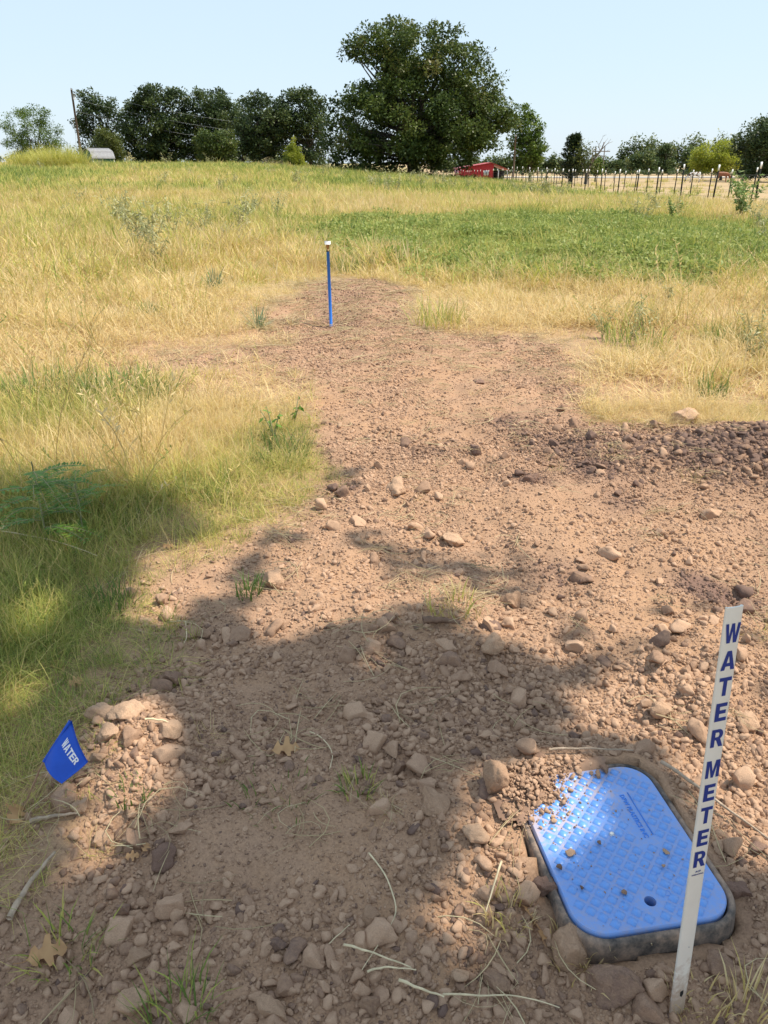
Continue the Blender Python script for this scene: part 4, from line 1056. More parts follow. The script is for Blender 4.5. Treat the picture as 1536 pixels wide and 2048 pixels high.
stalk("dry_stalk", [(735, 1948), (770, 1942), (832, 1950)], .0026, M_STRAW, "pale straw stalk, the lower of two nearly touching at the bottom middle", "stalk", SG, .02)
stalk("dry_stalk", [(798, 1968), (840, 1985), (888, 1998)], .0034, M_STRAW, "thick pale root end below the two touching stalks", "stalk", SG, .02)
stalk("dry_stalk", [(885, 1994), (960, 1990), (1040, 1985), (1120, 2010)], .0022, M_STRAW, "long pale runner from the thick root end towards the stake", "stalk", SG, .022)
stalk("dry_stalk", [(738, 1730), (775, 1780), (797, 1838), (770, 1880), (715, 1950)], .0020, M_STRAW, "long bent pale stem crossing the smooth soil left of the box", "stalk", SG)
stalk("dry_stalk", [(1000, 1755), (985, 1800), (970, 1845)], .0026, M_STRAW, "short curved pale stem on a dark clod left of the box", "stalk", SG, .03)
stalk("dry_stalk", [(640, 1905), (670, 1880), (700, 1860)], .0016, M_STRAW, "thin straight stem left of the long bent one", "stalk", SG)
stalk("dry_stalk", [(300, 1500), (335, 1497), (360, 1500)], .0030, M_STRAW, "pale stalk between the clay blocks and the shaded lump", "stalk", SG, .02)
stalk("dry_stalk", [(0, 1080), (60, 1090), (130, 1108), (200, 1135)], .0030, M_STRAW, "long pale stem lying across the grass below the ferny plant", "stalk", SG, .05)
stalk("dry_stalk", [(372, 1250), (376, 1290), (370, 1305)], .0020, M_STRAW, "short upright pale stem beside the small grey brown stone", "stalk", SG, .03)
stalk("dry_stalk", [(620, 1470), (650, 1500), (668, 1530), (660, 1560)], .0020, M_STRAW, "frayed pale stem right of the brown oak leaf", "stalk", SG)
stalk("dry_stalk", [(1300, 1900), (1330, 1870), (1350, 1850)], .0016, M_STRAW, "thin pale stem leaning on the front of the box", "stalk", SG, .03)
TG = "twigs lying on the ground"
stalk("twig", [(22, 1850), (60, 1780), (112, 1715)], .0075, M_TWIG, "thick grey stick low on the left edge of the dirt", "twig", TG, .01)
stalk("twig", [(65, 1660), (110, 1650), (160, 1640)], .006, M_TWIG, "short grey stick left of the round sunlit clod", "twig", TG, .01)
stalk("twig", [(1315, 1555), (1370, 1580), (1440, 1625), (1535, 1690)], .005, M_TWIG, "long bent twig passing behind the stake right of the box", "twig", TG, .022)
stalk("twig", [(845, 1288), (880, 1284), (918, 1290)], .013, simple("dark_branch", (.20, .125, .085), .9, .2, .3, 30, bmp=.4), "dark broken branch piece on the rubble ridge", "twig", TG, .004)
stalk("twig", [(1095, 1530), (1170, 1528), (1260, 1536)], .0035, M_TWIG, "thin twig along the back rim of the meter box", "twig", TG, .014)

def oak_leaf(seed, s):
    r = np.random.default_rng(seed); out = []
    half = [(0, .02), (.08, .05), (.16, .22), (.26, .30), (.33, .12), (.42, .14), (.52, .42), (.64, .40), (.64, .16), (.74, .15), (.84, .27), (.93, .16), (1.0, .0)]
    L = [(x_, y_ * r.uniform(.85, 1.15)) for x_, y_ in half]; lp = L + [(x_, -y_ * r.uniform(.85, 1.1)) for x_, y_ in half[-2:0:-1]]
    V, F = fill2d([lp]); V = V.copy(); V[:, 2] = .16 * np.abs(V[:, 1]) + .10 * np.sin(V[:, 0] * 3.2) + r.normal(0, .012, len(V)); b = MB(); b.add(V * s, F, rnd=r.uniform(0, 1, len(V)))
    b.tube(np.array([(-.28, .03, .05), (-.1, 0, .02), (.2, 0, .04)]) * s, .012 * s, 4, False, rnd=.9); return b
M_OAKL = leafy("dead_oak_leaf", [(0, (.60, .36, .17)), (1, (.44, .24, .11))], .25)
for i, (px, py, s, rz, rx, lab) in enumerate([(543, 1524, .085, .2, .1, "curled tan oak leaf on the shaded soil in mid path"), (25, 1668, .075, 1.7, .7, "orange brown oak leaf standing in grass at the left edge"),
        (48, 1915, .085, .5, .2, "flat brown oak leaf low on the left edge"), (1062, 1850, .06, 2.2, .8, "orange curled leaf, upper of two at the left side of the box"), (1085, 1890, .06, 1.8, .9, "orange curled leaf, lower of two at the left side of the box"),
        (250, 1722, .035, .3, .3, "small orange leaf scrap among the sunlit clods"), (287, 1712, .03, 1.4, .4, "tiny orange leaf scrap against the large dark clod"), (140, 1385, .05, 1.0, .5, "brown leaf caught in the grass above the flag"), (325, 1100, .05, .4, .5, "small tan leaf at the grass edge on the left")]):
    x, y = G(px, py); o = oak_leaf(60 + i, s).build("fallen_leaf", M_OAKL, None, True); o.location = (x, y, gz(x, y) + .018); o.rotation_euler = (rx, .1, rz); tag(o, lab, "leaf", "fallen oak leaves")

# ------------------------------------------------------------------ trees
def foliage(name, dark, mid, light, brown=None, transl=.3):
    st = [(0, dark), (.45, mid), (.85, light)] + ([(1.0, brown)] if brown else [])
    return leafy(name, st, transl, rough=.45, spec=.3)
F_OAK = foliage("oak_leaf", (.045, .072, .018), (.080, .118, .026), (.135, .165, .038), (.15, .14, .045))
F_DARK = foliage("dark_oak_leaf", (.042, .066, .026), (.064, .096, .032), (.105, .135, .042))
F_OLIVE = foliage("olive_leaf", (.07, .09, .02), (.10, .125, .028), (.15, .165, .04))
F_LIGHT = foliage("light_green_leaf", (.062, .108, .02), (.105, .165, .028), (.17, .23, .042), transl=.4)
F_YEL = foliage("yellow_green_leaf", (.20, .245, .028), (.31, .35, .04), (.40, .41, .06), transl=.45)
F_CEDAR = foliage("cedar_needle", (.026, .045, .02), (.04, .065, .028), (.06, .09, .034), transl=.15)
F_FAR = foliage("far_leaf", (.065, .105, .04), (.105, .145, .048), (.165, .19, .065))

def tree(name, lab, d, base, outline, ncl, nleaf, leaf, mat, trunk_r, depth=.9, group=None, seed=1, bark=None, clr=.11, shell=.35, fork=.35, limbs=40, lean=0.0, droop=.15, narrow=1.0, stems=1, cat="tree", spread=1.0):
    r = np.random.default_rng(seed)
    bx = ray(*base)[0] / ray(*base)[1] * d; z0 = gz(bx, d)
    ol = sorted([(at_y(CX, py, d)[2] - z0, at_y(xl, py, d)[0] - bx, at_y(xr, py, d)[0] - bx) for py, xl, xr in outline])
    Zo, Lo, Ro = (np.array([o[i] for o in ol]) for i in range(3)); W = Ro - Lo; H = Zo[-1]; mw = W.max()
    root = thing(name, lab, cat, (bx, d, z0), 0, group)
    zz = np.linspace(Zo[0], Zo[-1], 200); ww = np.interp(zz, Zo, W); cdf = np.cumsum(ww ** 1.3); cdf /= cdf[-1]
    cz = np.interp(r.uniform(0, 1, ncl), cdf, zz); th = r.uniform(0, 6.283, ncl)
    rr = np.sqrt(r.uniform(shell ** 2, 1, ncl))
    L_, R_ = np.interp(cz, Zo, Lo), np.interp(cz, Zo, Ro); hw = (R_ - L_) / 2
    cr = mw * clr * r.uniform(.65, 1.35, ncl) * np.clip(hw / (mw * .35), .45, 1)
    eff = np.maximum(hw - cr * .30, hw * .2)
    # keep depth round: every height is a disc about as deep as wide
    cx = (L_ + R_) / 2 + eff * rr * np.cos(th); cy = eff * rr * np.sin(th) * depth
    cz = np.minimum(cz, H - cr * .35)
    C = np.stack([cx, cy, cz], 1)
    # limbs first, so that clusters hang on wood
    tb = MB(); cen = np.interp(np.linspace(0, 1, 12) * H, Zo, (Lo + Ro) / 2)
    for s_ in range(stems):
        a = 6.283 * s_ / max(1, stems) + r.uniform(0, 1); hh = H * (.82 if stems == 1 else r.uniform(.6, .85)); t = np.linspace(0, 1, 9); off = (0 if stems == 1 else 1) * mw * .16 * spread
        p = np.stack([np.interp(t * hh, np.linspace(0, H, 12), cen) * t ** 1.6 + lean * t * (1 - .4 * t) + off * np.cos(a) * t + r.normal(0, .02 * mw, 9) * t, off * np.sin(a) * t + r.normal(0, .02 * mw, 9) * t, hh * t - .25], 1)
        rad = trunk_r / math.sqrt(stems) * (1 - .86 * t) ; rad[0] *= 1.45; rad[1] *= 1.08; tb.tube(p, rad, 9)
        if s_ == 0: P0 = p
    order = np.argsort(-np.abs(C[:, 0] - C[:, 0].mean()) - r.uniform(0, mw * .4, ncl))
    for k in order[:limbs]:
        c = C[k]; f = r.uniform(fork * .7, fork * 1.5); zb = np.clip(c[2] * f + .06 * H, .07 * H, .75 * H)
        b0 = np.array([np.interp(zb, P0[:, 2], P0[:, j]) for j in range(3)]); mid = b0 * .5 + c * .5 + np.array([0, 0, .10 * (c[2] - b0[2]) + .02 * H]) + r.normal(0, .025 * mw, 3)
        t = np.linspace(0, 1, 7)[:, None]; q = (1 - t) ** 2 * b0 + 2 * t * (1 - t) * mid + t * t * c; tb.tube(q, trunk_r * r.uniform(.22, .42) * np.linspace(1, .14, 7) * (1 if stems == 1 else .7), 5, False)
    tb.build("trunk", bark or M_BARK, root)
    # leaves
    nl = np.maximum((nleaf * (cr / cr.mean()) ** 1.6).astype(int), 12); idx = np.repeat(np.arange(ncl), nl); n = len(idx)
    u = r.normal(0, 1, (n, 3)); u /= np.linalg.norm(u, axis=1)[:, None]; rad = r.uniform(0, 1, n) ** .45
    o_ = u * (rad * cr[idx])[:, None] * np.array([1.05, 1.05, .72])
    sub = 1 + .35 * np.sin(o_[:, 0] / cr[idx] * 5 + idx) * np.sin(o_[:, 2] / cr[idx] * 5 + idx * 1.7)
    P = C[idx] + o_ * sub[:, None]; P[:, 2] = np.maximum(P[:, 2], .05)
    tone = np.clip(.42 + .26 * r.normal(0, 1, ncl)[idx] + .16 * r.normal(0, 1, n), 0, 1)
    b = card_mesh(P, leaf * r.uniform(.6, 1.35, n), .62 * narrow, r, droop, outward=u * .8, tone=tone); b.build("crown", mat, root); return root

HERO = [(34, 775, 895), (60, 722, 922), (90, 690, 952), (115, 696, 980), (140, 735, 992), (165, 722, 1002), (200, 660, 1020), (240, 646, 1030), (276, 642, 1020), (304, 652, 990), (324, 668, 935), (338, 705, 880)]
tree("oak_tree", "huge spreading dark oak standing alone in the middle of the field", 85, (828, 356), HERO, 400, 225, .29, F_OAK, .75, .85, None, 3, clr=.056, shell=.25, fork=.32, limbs=70, stems=2, spread=.5)
x_, y_ = 0, 0
TR = [
 ("feathery_tree", "loose feathery light green tree at the far left of the field", 92, (66, 328), [(206, 66, 82), (226, 12, 106), (250, 2, 122), (280, 8, 128), (305, 18, 126), (322, 36, 116)], 150, 95, .20, F_LIGHT, .16, .9, dict(clr=.08, stems=3, narrow=.6, droop=.35, limbs=46, shell=.3)),
 ("oak_tree", "narrow dark oak directly behind the left utility pole", 122, (212, 336), [(178, 160, 192), (200, 154, 226), (230, 160, 248), (270, 160, 258), (300, 168, 252), (326, 180, 240)], 120, 90, .34, F_DARK, .30, .8, dict(clr=.10, limbs=30)),
 ("olive_tree", "rounded olive green small tree rising behind the green shed", 112, (216, 334), [(258, 192, 232), (280, 176, 246), (305, 174, 248), (328, 184, 244)], 70, 110, .22, F_OLIVE, .14, .9, dict(clr=.13, limbs=16)),
 ("oak_tree", "tallest dark oak at the left end of the dense tree row", 118, (312, 338), [(170, 296, 342), (184, 272, 366), (212, 258, 374), (250, 246, 374), (290, 248, 368), (318, 262, 358), (332, 275, 345)], 190, 120, .34, F_DARK, .42, .8, dict(clr=.085, limbs=40)),
 ("oak_tree", "broad dark oak second from the left in the dense tree row", 120, (418, 338), [(178, 398, 448), (194, 368, 468), (228, 352, 478), (266, 352, 480), (300, 362, 470), (328, 372, 460)], 190, 110, .34, F_DARK, .42, .8, dict(clr=.085, limbs=44)),
 ("olive_tree", "low olive tree in front of the second oak of the tree row", 108, (438, 338), [(262, 400, 474), (284, 388, 482), (308, 388, 476), (328, 398, 464)], 80, 110, .28, F_OAK, .16, .9, dict(clr=.12, limbs=16)),
 ("oak_tree", "open dark oak with a leaning forked trunk in the tree row", 114, (482, 338), [(184, 512, 545), (200, 490, 568), (230, 478, 578), (262, 470, 575), (288, 474, 560), (315, 490, 550)], 150, 90, .32, F_DARK, .26, .8, dict(clr=.095, limbs=50, lean=.6, shell=.2)),
 ("oak_tree", "dark oak at the right end of the tree row nearest the huge oak", 116, (622, 340), [(174, 580, 626), (192, 556, 638), (226, 545, 648), (264, 542, 650), (296, 552, 650), (322, 570, 648)], 170, 95, .33, F_DARK, .30, .8, dict(clr=.09, limbs=50, shell=.2)),
 ("oak_tree", "dark oak set back in the gap in the middle of the tree row", 130, (520, 338), [(196, 480, 520), (212, 458, 560), (240, 446, 575), (275, 446, 575), (305, 456, 566), (328, 470, 556)], 110, 95, .36, F_DARK, .3, .8, dict(clr=.10, limbs=30, shell=.2)),
 ("bald_cypress", "bright yellow green conical young tree before the tree row", 92, (589, 343), [(274, 587, 591), (290, 578, 598), (312, 568, 606), (334, 562, 612)], 80, 120, .17, F_YEL, .09, 1.0, dict(clr=.16, limbs=16, narrow=.5)),
 ("leafy_tree", "loose mid green tree right of the huge oak beside the fence pole", 118, (1060, 361), [(207, 1036, 1062), (226, 1022, 1070), (250, 1016, 1088), (274, 1020, 1098), (300, 1016, 1096), (324, 1018, 1088), (340, 1030, 1072)], 130, 85, .30, F_LIGHT, .24, .85, dict(clr=.105, limbs=36, shell=.2)),
 ("leafy_tree", "small round tree behind the bare leaning tree in the paddock", 130, (1190, 362), [(318, 1182, 1200), (332, 1176, 1208), (346, 1182, 1204)], 40, 90, .30, F_LIGHT, .14, .9, dict(clr=.16, limbs=10)),
 ("yellow_green_tree", "yellow green spreading tree standing behind the two horses", 150, (1440, 366), [(280, 1438, 1466), (292, 1402, 1474), (310, 1380, 1480), (326, 1374, 1478), (340, 1388, 1470)], 110, 95, .34, F_YEL, .26, .85, dict(clr=.10, limbs=30, shell=.2, bark=1)),
 ("oak_tree", "big dark oak cut off by the right edge of the view", 132, (1560, 366), [(226, 1540, 1600), (245, 1502, 1630), (262, 1476, 1650), (288, 1470, 1655), (320, 1476, 1650), (350, 1486, 1640)], 200, 130, .38, F_DARK, .5, .8, dict(clr=.085, limbs=30)),
 ("oak_tree", "second dark oak half hidden behind the one at the right edge", 165, (1490, 362), [(290, 1484, 1500), (305, 1472, 1520), (330, 1468, 1524), (348, 1474, 1518)], 60, 110, .4, F_DARK, .3, .8, dict(clr=.12, limbs=10)),
]
for i, (nm, lab, d, base, ol, ncl, nl, lf, mt, tr_, dp, kw) in enumerate(TR):
    if kw.get("bark"): kw["bark"] = M_BARKL
    if nm == "oak_tree" and 110 < d < 131: ol = [(p, a - 4 - .07 * max(0, p - 190), b + 4 + .07 * max(0, p - 190)) for p, a, b in ol]
    tree(nm, lab, d, base, ol, ncl, nl, lf, mt, tr_, dp, seed=40 + i, **kw)
WOODS = [("pale far tree at the left end of the wood behind the paddock", (1286, 352), [(302, 1272, 1298), (316, 1256, 1312), (336, 1252, 1316), (348, 1256, 1312)]),
         ("tallest far tree in the middle of the wood behind the paddock", (1330, 352), [(288, 1328, 1346), (300, 1308, 1352), (322, 1302, 1358), (348, 1306, 1354)]),
         ("far tree left of the yellow green tree in the wood", (1390, 352), [(294, 1378, 1404), (308, 1364, 1416), (328, 1360, 1420), (348, 1364, 1416)]),
         ("low far tree at the wood's left edge beyond the dead branches", (1236, 352), [(322, 1230, 1246), (332, 1218, 1256), (348, 1216, 1258)]),
         ("small far tree between the cedar and the leafy tree", (1100, 352), [(320, 1094, 1108), (332, 1084, 1116), (348, 1082, 1118)]),
         ("far tree behind the red barn roof", (1006, 352), [(328, 1000, 1014), (338, 992, 1020), (350, 990, 1022)])]
for i, (lab, base, ol) in enumerate(WOODS):
    tree("far_tree", lab, 235 + 7 * i, base, ol, 60, 75, .62, F_FAR, .3, .8, "trees of the wood behind the paddock", 80 + i, clr=.13, limbs=8)
# cedar: tiers that narrow to a point
def cedar(lab, d, base, top, hwpx, seed):
    r = np.random.default_rng(seed); bx = ray(*base)[0] / ray(*base)[1] * d; z0 = gz(bx, d); H = at_y(base[0], top, d)[2] - z0; hw = hwpx / FPX * d * CP
    root = thing("cedar_tree", lab, "tree", (bx, d, z0)); tb = MB(); tb.tube([(0, 0, -.2), (.1, 0, H * .5), (.12, 0, H * .96)], [.26, .14, .02], 8); P, U = [], []
    for k in range(95):
        f = r.uniform(.10, .97); a = r.uniform(0, 6.28); L = hw * (1.12 - f) ** .75 * r.uniform(.75, 1.1); e = np.array([math.cos(a), math.sin(a), .38]); b0 = np.array([.1, 0, H * f]); tip = b0 + e * L
        tb.tube([b0, tip], [.04, .01], 4, False); m = 62; t = r.uniform(.15, 1, m)[:, None]
        P.append(b0 * (1 - t) + tip * t + r.normal(0, .10 * hw, (m, 3)) * (1.1 - .7 * t) - np.array([0, 0, .06 * hw])); U.append(np.repeat(e[None], m, 0))
    tb.build("trunk", M_BARK, root); P = np.concatenate(P); U = np.concatenate(U); card_mesh(P, r.uniform(.22, .48, len(P)), .42, r, .05, outward=U * 1.2).build("crown", F_CEDAR, root)
cedar("dark pointed cedar standing in the paddock behind the near fence", 115, (1140, 366), 268, 33, 5)
# bare leaning tree
def bare_tree(lab, d, base, seed):
    r = np.random.default_rng(seed); w = lambda px, py, dy=0: at_y(px, py, d + dy); b0 = w(*base); b0[2] = gz(b0[0], d); root = thing("bare_tree", lab, "tree", tuple(b0)); tb = MB()
    def limb(pts, r0, r1):
        P = np.array(pts) - b0; t = np.linspace(0, 1, len(P)); tt = np.linspace(0, 1, len(P) * 3); Q = np.stack([np.interp(tt, t, P[:, j]) for j in range(3)], 1); Q[1:-1] += r.normal(0, .03, Q[1:-1].shape); tb.tube(Q, np.linspace(r0, r1, len(Q)), 6, False)
    limb([w(1171, 368), w(1174, 345), w(1183, 326), w(1194, 311), w(1204, 298), w(1208, 284)], .26, .06)
    for p, rr in (([(1204, 298), (1214, 288), (1226, 283)], .06), ([(1200, 303), (1198, 290), (1206, 272)], .06), ([(1207, 290), (1216, 276)], .04), ([(1183, 326), (1186, 305), (1187, 292)], .07), ([(1190, 316), (1192, 300), (1192, 294)], .06),
                  ([(1194, 311), (1206, 312), (1213, 317)], .06), ([(1206, 272), (1213, 270)], .03), ([(1214, 288), (1222, 278)], .03), ([(1198, 290), (1193, 282)], .03), ([(1209, 303), (1220, 300)], .03)):
        limb([w(a, b, r.normal(0, .8)) for a, b in p], rr, .012)
    for a, b in ((1166, 340), (1160, 318), (1176, 322)): limb([w(1172, 352), w(a, b)], .09, .03)
    tb.build("trunk", M_BARKL, root); C = []
    for a, b, s, m in ((1172, 296, .75, 150), (1178, 305, .6, 110), (1168, 312, .7, 130), (1178, 330, .8, 150), (1163, 322, .8, 150), (1160, 338, .7, 120), (1182, 342, .6, 90)): C.append((w(a, b) - b0) + r.normal(0, 1, (m, 3)) * s * np.array([1, .8, .7]))
    C = np.concatenate(C); card_mesh(C, r.uniform(.18, .42, len(C)), .6, r).build("crown", F_OLIVE, root)
bare_tree("leaning half dead tree with bare grey branches next to the cedar", 113, (1171, 368), 6)

# mass of far undergrowth closing the view, and the blue distance on the left
def thicket(name, spots, d, leaf, n, mat, hz, seed, wid=3.0):
    """overlapping rounded masses of leaves, one per spot"""
    r = np.random.default_rng(seed); b = MB(); P = []
    for x0, h in spots:
        z0 = gz(x0, d); u = r.normal(0, 1, (n, 3)); u /= np.linalg.norm(u, axis=1)[:, None]; q = r.uniform(0, 1, n)[:, None] ** .5
        P.append(np.array([x0, d + r.normal(0, 1.5), z0 + h * .5]) + u * q * np.array([wid * r.uniform(.8, 1.3), wid, h * .5]) * (1 + .2 * np.sin(u[:, :1] * 6 + x0)))
    P = np.concatenate(P); card_mesh(P, leaf * r.uniform(.6, 1.3, len(P)), .7, r).build(name, mat); o = bpy.data.objects[name]; return tag(o, kind="stuff")
r_ = np.random.default_rng(77)
thicket("far_woods", [(x0, r_.uniform(3.2, 6.0) + (r_.uniform(3.5, 7.5) if 72 < x0 < 190 else 0)) for x0 in np.arange(16, 190, 2.0)], 262, .75, 620, F_FAR, 4, 5, 2.7)
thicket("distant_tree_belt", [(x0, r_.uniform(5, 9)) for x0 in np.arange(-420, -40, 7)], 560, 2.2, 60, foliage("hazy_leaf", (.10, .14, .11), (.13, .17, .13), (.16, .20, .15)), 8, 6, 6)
thicket("paddock_undergrowth", [(x0, r_.uniform(.9, 2.0)) for x0 in np.arange(19, 120, 1.3)], 214, .5, 60, F_DARK, 2, 7, 1.2)
thicket("oak_row_undergrowth", [(x0, r_.uniform(.6, 2.2)) for x0 in np.arange(-42, -1, .8)], 125, .4, 60, F_DARK, 2, 8, 1.0)
thicket("big_oak_undergrowth", [(x0, r_.uniform(.3, 1.0)) for x0 in np.arange(-4.5, 9.5, .55)], 88, .22, 55, F_OAK, 1, 9, .7)

# bushes, tall grass, brush pile along the crest
def bush(name, lab, px, py, d, hw, h, mat, n, leaf, seed, cat="bush", narrow=.6):
    r = np.random.default_rng(seed); x0 = ray(px, py)[0] / ray(px, py)[1] * d; z0 = gz(x0, d); u = r.normal(0, 1, (n, 3)); u /= np.linalg.norm(u, axis=1)[:, None]; u[:, 2] = np.abs(u[:, 2]); q = r.uniform(.2, 1, n) ** .5
    lump = 1 + .25 * np.sin(u[:, 0] * 7 + seed) * np.cos(u[:, 2] * 6)
    P = u * (q * lump)[:, None] * np.array([hw, hw * .8, h]); root = thing(name, lab, cat, (x0, d, z0)); card_mesh(P, leaf * r.uniform(.6, 1.3, n), narrow, r, .1).build("foliage", mat, root)
    s = MB(); [s.tube([(0, 0, -.1), tuple(P[k] * .9)], [.03, .008], 4, False) for k in range(0, min(n, 140), 10)]; s.build("stem", M_TWIG, root); return root
F_BRUSH = foliage("brown_brush_leaf", (.13, .10, .045), (.17, .13, .06), (.20, .19, .07)); F_TALL = foliage("tall_grass_blade", (.40, .42, .08), (.55, .53, .12), (.66, .60, .20), transl=.45); F_PALE = foliage("pale_dry_leaf", (.46, .42, .18), (.56, .50, .24), (.62, .56, .32))
bush("brush_pile", "low reddish brown brush heap before the right end of the tree row", 540, 336, 90, 2.4, 1.0, F_BRUSH, 900, .22, 21, "brush heap")
bush("low_bush", "dark green low bush between the brush heap and the conical tree", 562, 336, 91, 1.4, 1.35, F_OLIVE, 600, .2, 22)
bush("low_bush", "bright yellow low bush at the foot of the conical tree", 610, 346, 88, 1.0, .75, F_YEL, 420, .16, 23)
bush("low_bush", "grey green low bush left of the brush heap", 480, 334, 92, 1.4, .7, F_OLIVE, 420, .2, 24)
bush("dry_shrub", "pale straw coloured shrub at the left end of the tree row", 259, 334, 88, .75, 1.25, F_PALE, 420, .2, 25, "shrub", .35)
def tall_grass(lab, px, py, d, w, h, seed, n=1500):
    x0 = ray(px, py)[0] / ray(px, py)[1] * d; b = blades(n, w, h * .35, h, .035, .34, .8, seed, segs=3); o = b.build("tall_grass_clump", F_TALL); o.location = (x0, d, gz(x0, d)); o.scale = (1, .6, 1); return tag(o, lab, "tall grass", "tall grass clumps by the shed")
tall_grass("tall yellow grass clump left of the utility pole, the bigger one", 125, 340, 64, 2.0, 2.2, 31, 2600); tall_grass("tall pale green grass clump in front of the feathery tree", 62, 340, 68, 1.7, 1.9, 32, 1800); tall_grass("small tall grass clump hiding the foot of the shed", 162, 344, 60, .6, .8, 33, 600)

# ------------------------------------------------------------------ shade tree standing right of the path, out of the picture
def shade_tree():
    r = np.random.default_rng(12); S = np.array(SUN[:]); cl = []
    SPOTS = [(*G(a, b), q) for a, b, q in ((235, 1465, .10), (215, 1560, .13), (205, 1650, .10), (170, 1690, .09), (1075, 1620, .13), (965, 1610, .10), (1000, 1680, .13), (940, 1690, .08), (880, 1850, .09), (650, 1190, .22), (560, 1240, .14), (950, 1265, .14), (1060, 1290, .1),
             (1500, 1520, .22), (1520, 1640, .15), (480, 970, .3), (310, 1190, .16), (300, 960, .18), (330, 1120, .12), (60, 1240, .12), (1180, 1440, .09), (420, 1090, .12), (120, 1100, .08), (740, 1330, .06), (30, 1390, .1), (1250, 1400, .1))]
    gx, gy = r.uniform(-6.5, 3.0, 9000), r.uniform(-4.5, 5.2, 9000); k = sdf_poly(gx, gy, SHADE) < -.15; gx, gy = gx[k][:300], gy[k][:300]; n = len(gx)
    t = r.uniform(7.2, 11.0, n); C = np.stack([gx, gy, np.zeros(n)], 1) + S * t[:, None]
    base = np.array([3.3, -.4, 0.0]); base[2] = gz(base[0], base[1]); root = thing("shade_tree", "broad oak beside the path whose shade falls over the meter box", "tree", tuple(base)); tb = MB()
    tb.tube([(0, 0, -.3), (0, 0, .3), (-.1, .05, 2.5), (-.2, .1, 5.5), (-.1, .2, 8.5)], [.55, .40, .34, .27, .1], 12)
    for i in range(0, n, 7):
        c = C[i] - base; zb = min(7.5, max(2.8, c[2] * r.uniform(.4, .7))); b0 = np.array([-.15, .1, zb]); m = (b0 + c) / 2 + np.array([0, 0, .5]); q = np.linspace(0, 1, 8)[:, None]; L = (1 - q) ** 2 * b0 + 2 * q * (1 - q) * m + q * q * c; W = L + base; gp = W - S * (W[:, 2:] / S[2])
        if sdf_poly(gp[1:, 0], gp[1:, 1], SHADE).max() < -.12 and all(np.hypot(gp[1:, 0] - a, gp[1:, 1] - b).min() > q_ * 1.1 for a, b, q_ in SPOTS): tb.tube(L, np.linspace(.09, .012, 8), 5, False)
    tb.build("trunk", M_BARK, root); m = 98; idx = np.repeat(np.arange(n), m); P = C[idx] + r.normal(0, 1, (n * m, 3)) * np.array([.34, .34, .26])
    g2 = P - S * (P[:, 2] / S[2])[:, None]; keep = sdf_poly(g2[:, 0], g2[:, 1], SHADE) + (fbm(g2[:, 0] * 2.2, g2[:, 1] * 2.2, 97) - .5) * 1.1 + r.normal(0, .24, len(P)) < 0
    keep &= fbm(g2[:, 0] * 1.5 + 3, g2[:, 1] * 1.5, 98, 3) > .40
    for a, b, q in SPOTS:
        dd = np.hypot(g2[:, 0] - a, g2[:, 1] - b); keep &= dd > q * 1.55 * (.75 + .5 * vnoise(np.arctan2(g2[:, 1] - b, g2[:, 0] - a) * 2 + 5, np.full(len(dd), a), 4))
    P = P[keep]; card_mesh(P - base, r.uniform(.09, .16, len(P)), .62, r).build("crown", F_OAK, root); print("shade leaves", len(P))
shade_tree()

# ------------------------------------------------------------------ fences of steel posts
M_POST = simple("dark_steel_post", (.016, .018, .016), .9, .1, .15, 6); M_TIP = simple("white_post_tip", (.82, .82, .80), .5, .3, .04, 6); M_WIRE = simple("dark_wire", (.07, .07, .065), .5, .5, .1, 6, metal=.3)
pm = MB(); pm.box((-.022, -.005, -.3), (.022, .005, 1.30)); pm.box((-.004, .005, -.3), (.004, .038, 1.30)); POSTME = pm.mesh("fence_post", M_POST)
tm = MB(); tm.box((-.0225, -.006, 1.28), (.0225, .006, 1.48)); tm.box((-.0045, .006, 1.28), (.0045, .039, 1.48)); TIPME = tm.mesh("white_tip", M_TIP)
def fence(lab, pts, group=None, wires=(.12, .40, .68, .95, 1.22), wr=.004, tips=True, sc=1.0):
    pts = [np.array([x, y, gz(x, y)]) for x, y in pts]; root = thing("wire_fence", lab, "fence", tuple(pts[0]), 0, group); prev = None
    for p in pts:
        o = obj("fence_post", POSTME, root, tuple(p - pts[0])); o.rotation_euler = (random.gauss(0, .015), random.gauss(0, .02), 0); o.scale = (sc * 1.5, sc * 1.5, sc * 1.09 * random.uniform(.97, 1.03))
        if tips: obj("white_tip", TIPME, o)
    for h in wires: MB().tube(np.array([p - pts[0] + np.array([0, -.012, h]) for p in pts]), wr, 4).build("wire", M_WIRE, root)
    return root
fence("near fence of dark steel posts with white tips running away along the field", [(13.7 + .12 * math.sin(k), 19.5 + 3.72 * k) for k in range(36)])
fence("second fence of dark steel posts parallel behind the near one", [(20.0, 30 + 3.05 * k) for k in range(36)])
fence("farthest row of thin posts crossing the paddock behind the horses", [(20.5 + 3.1 * k, 142 + .15 * k) for k in range(22)], tips=False, wires=(.9,), sc=.95)
fence("row of posts in front of the red barn", [(13.9 - 2.6 * k, 138.5) for k in range(1, 6)], wires=(.4, .8, 1.2), tips=False)

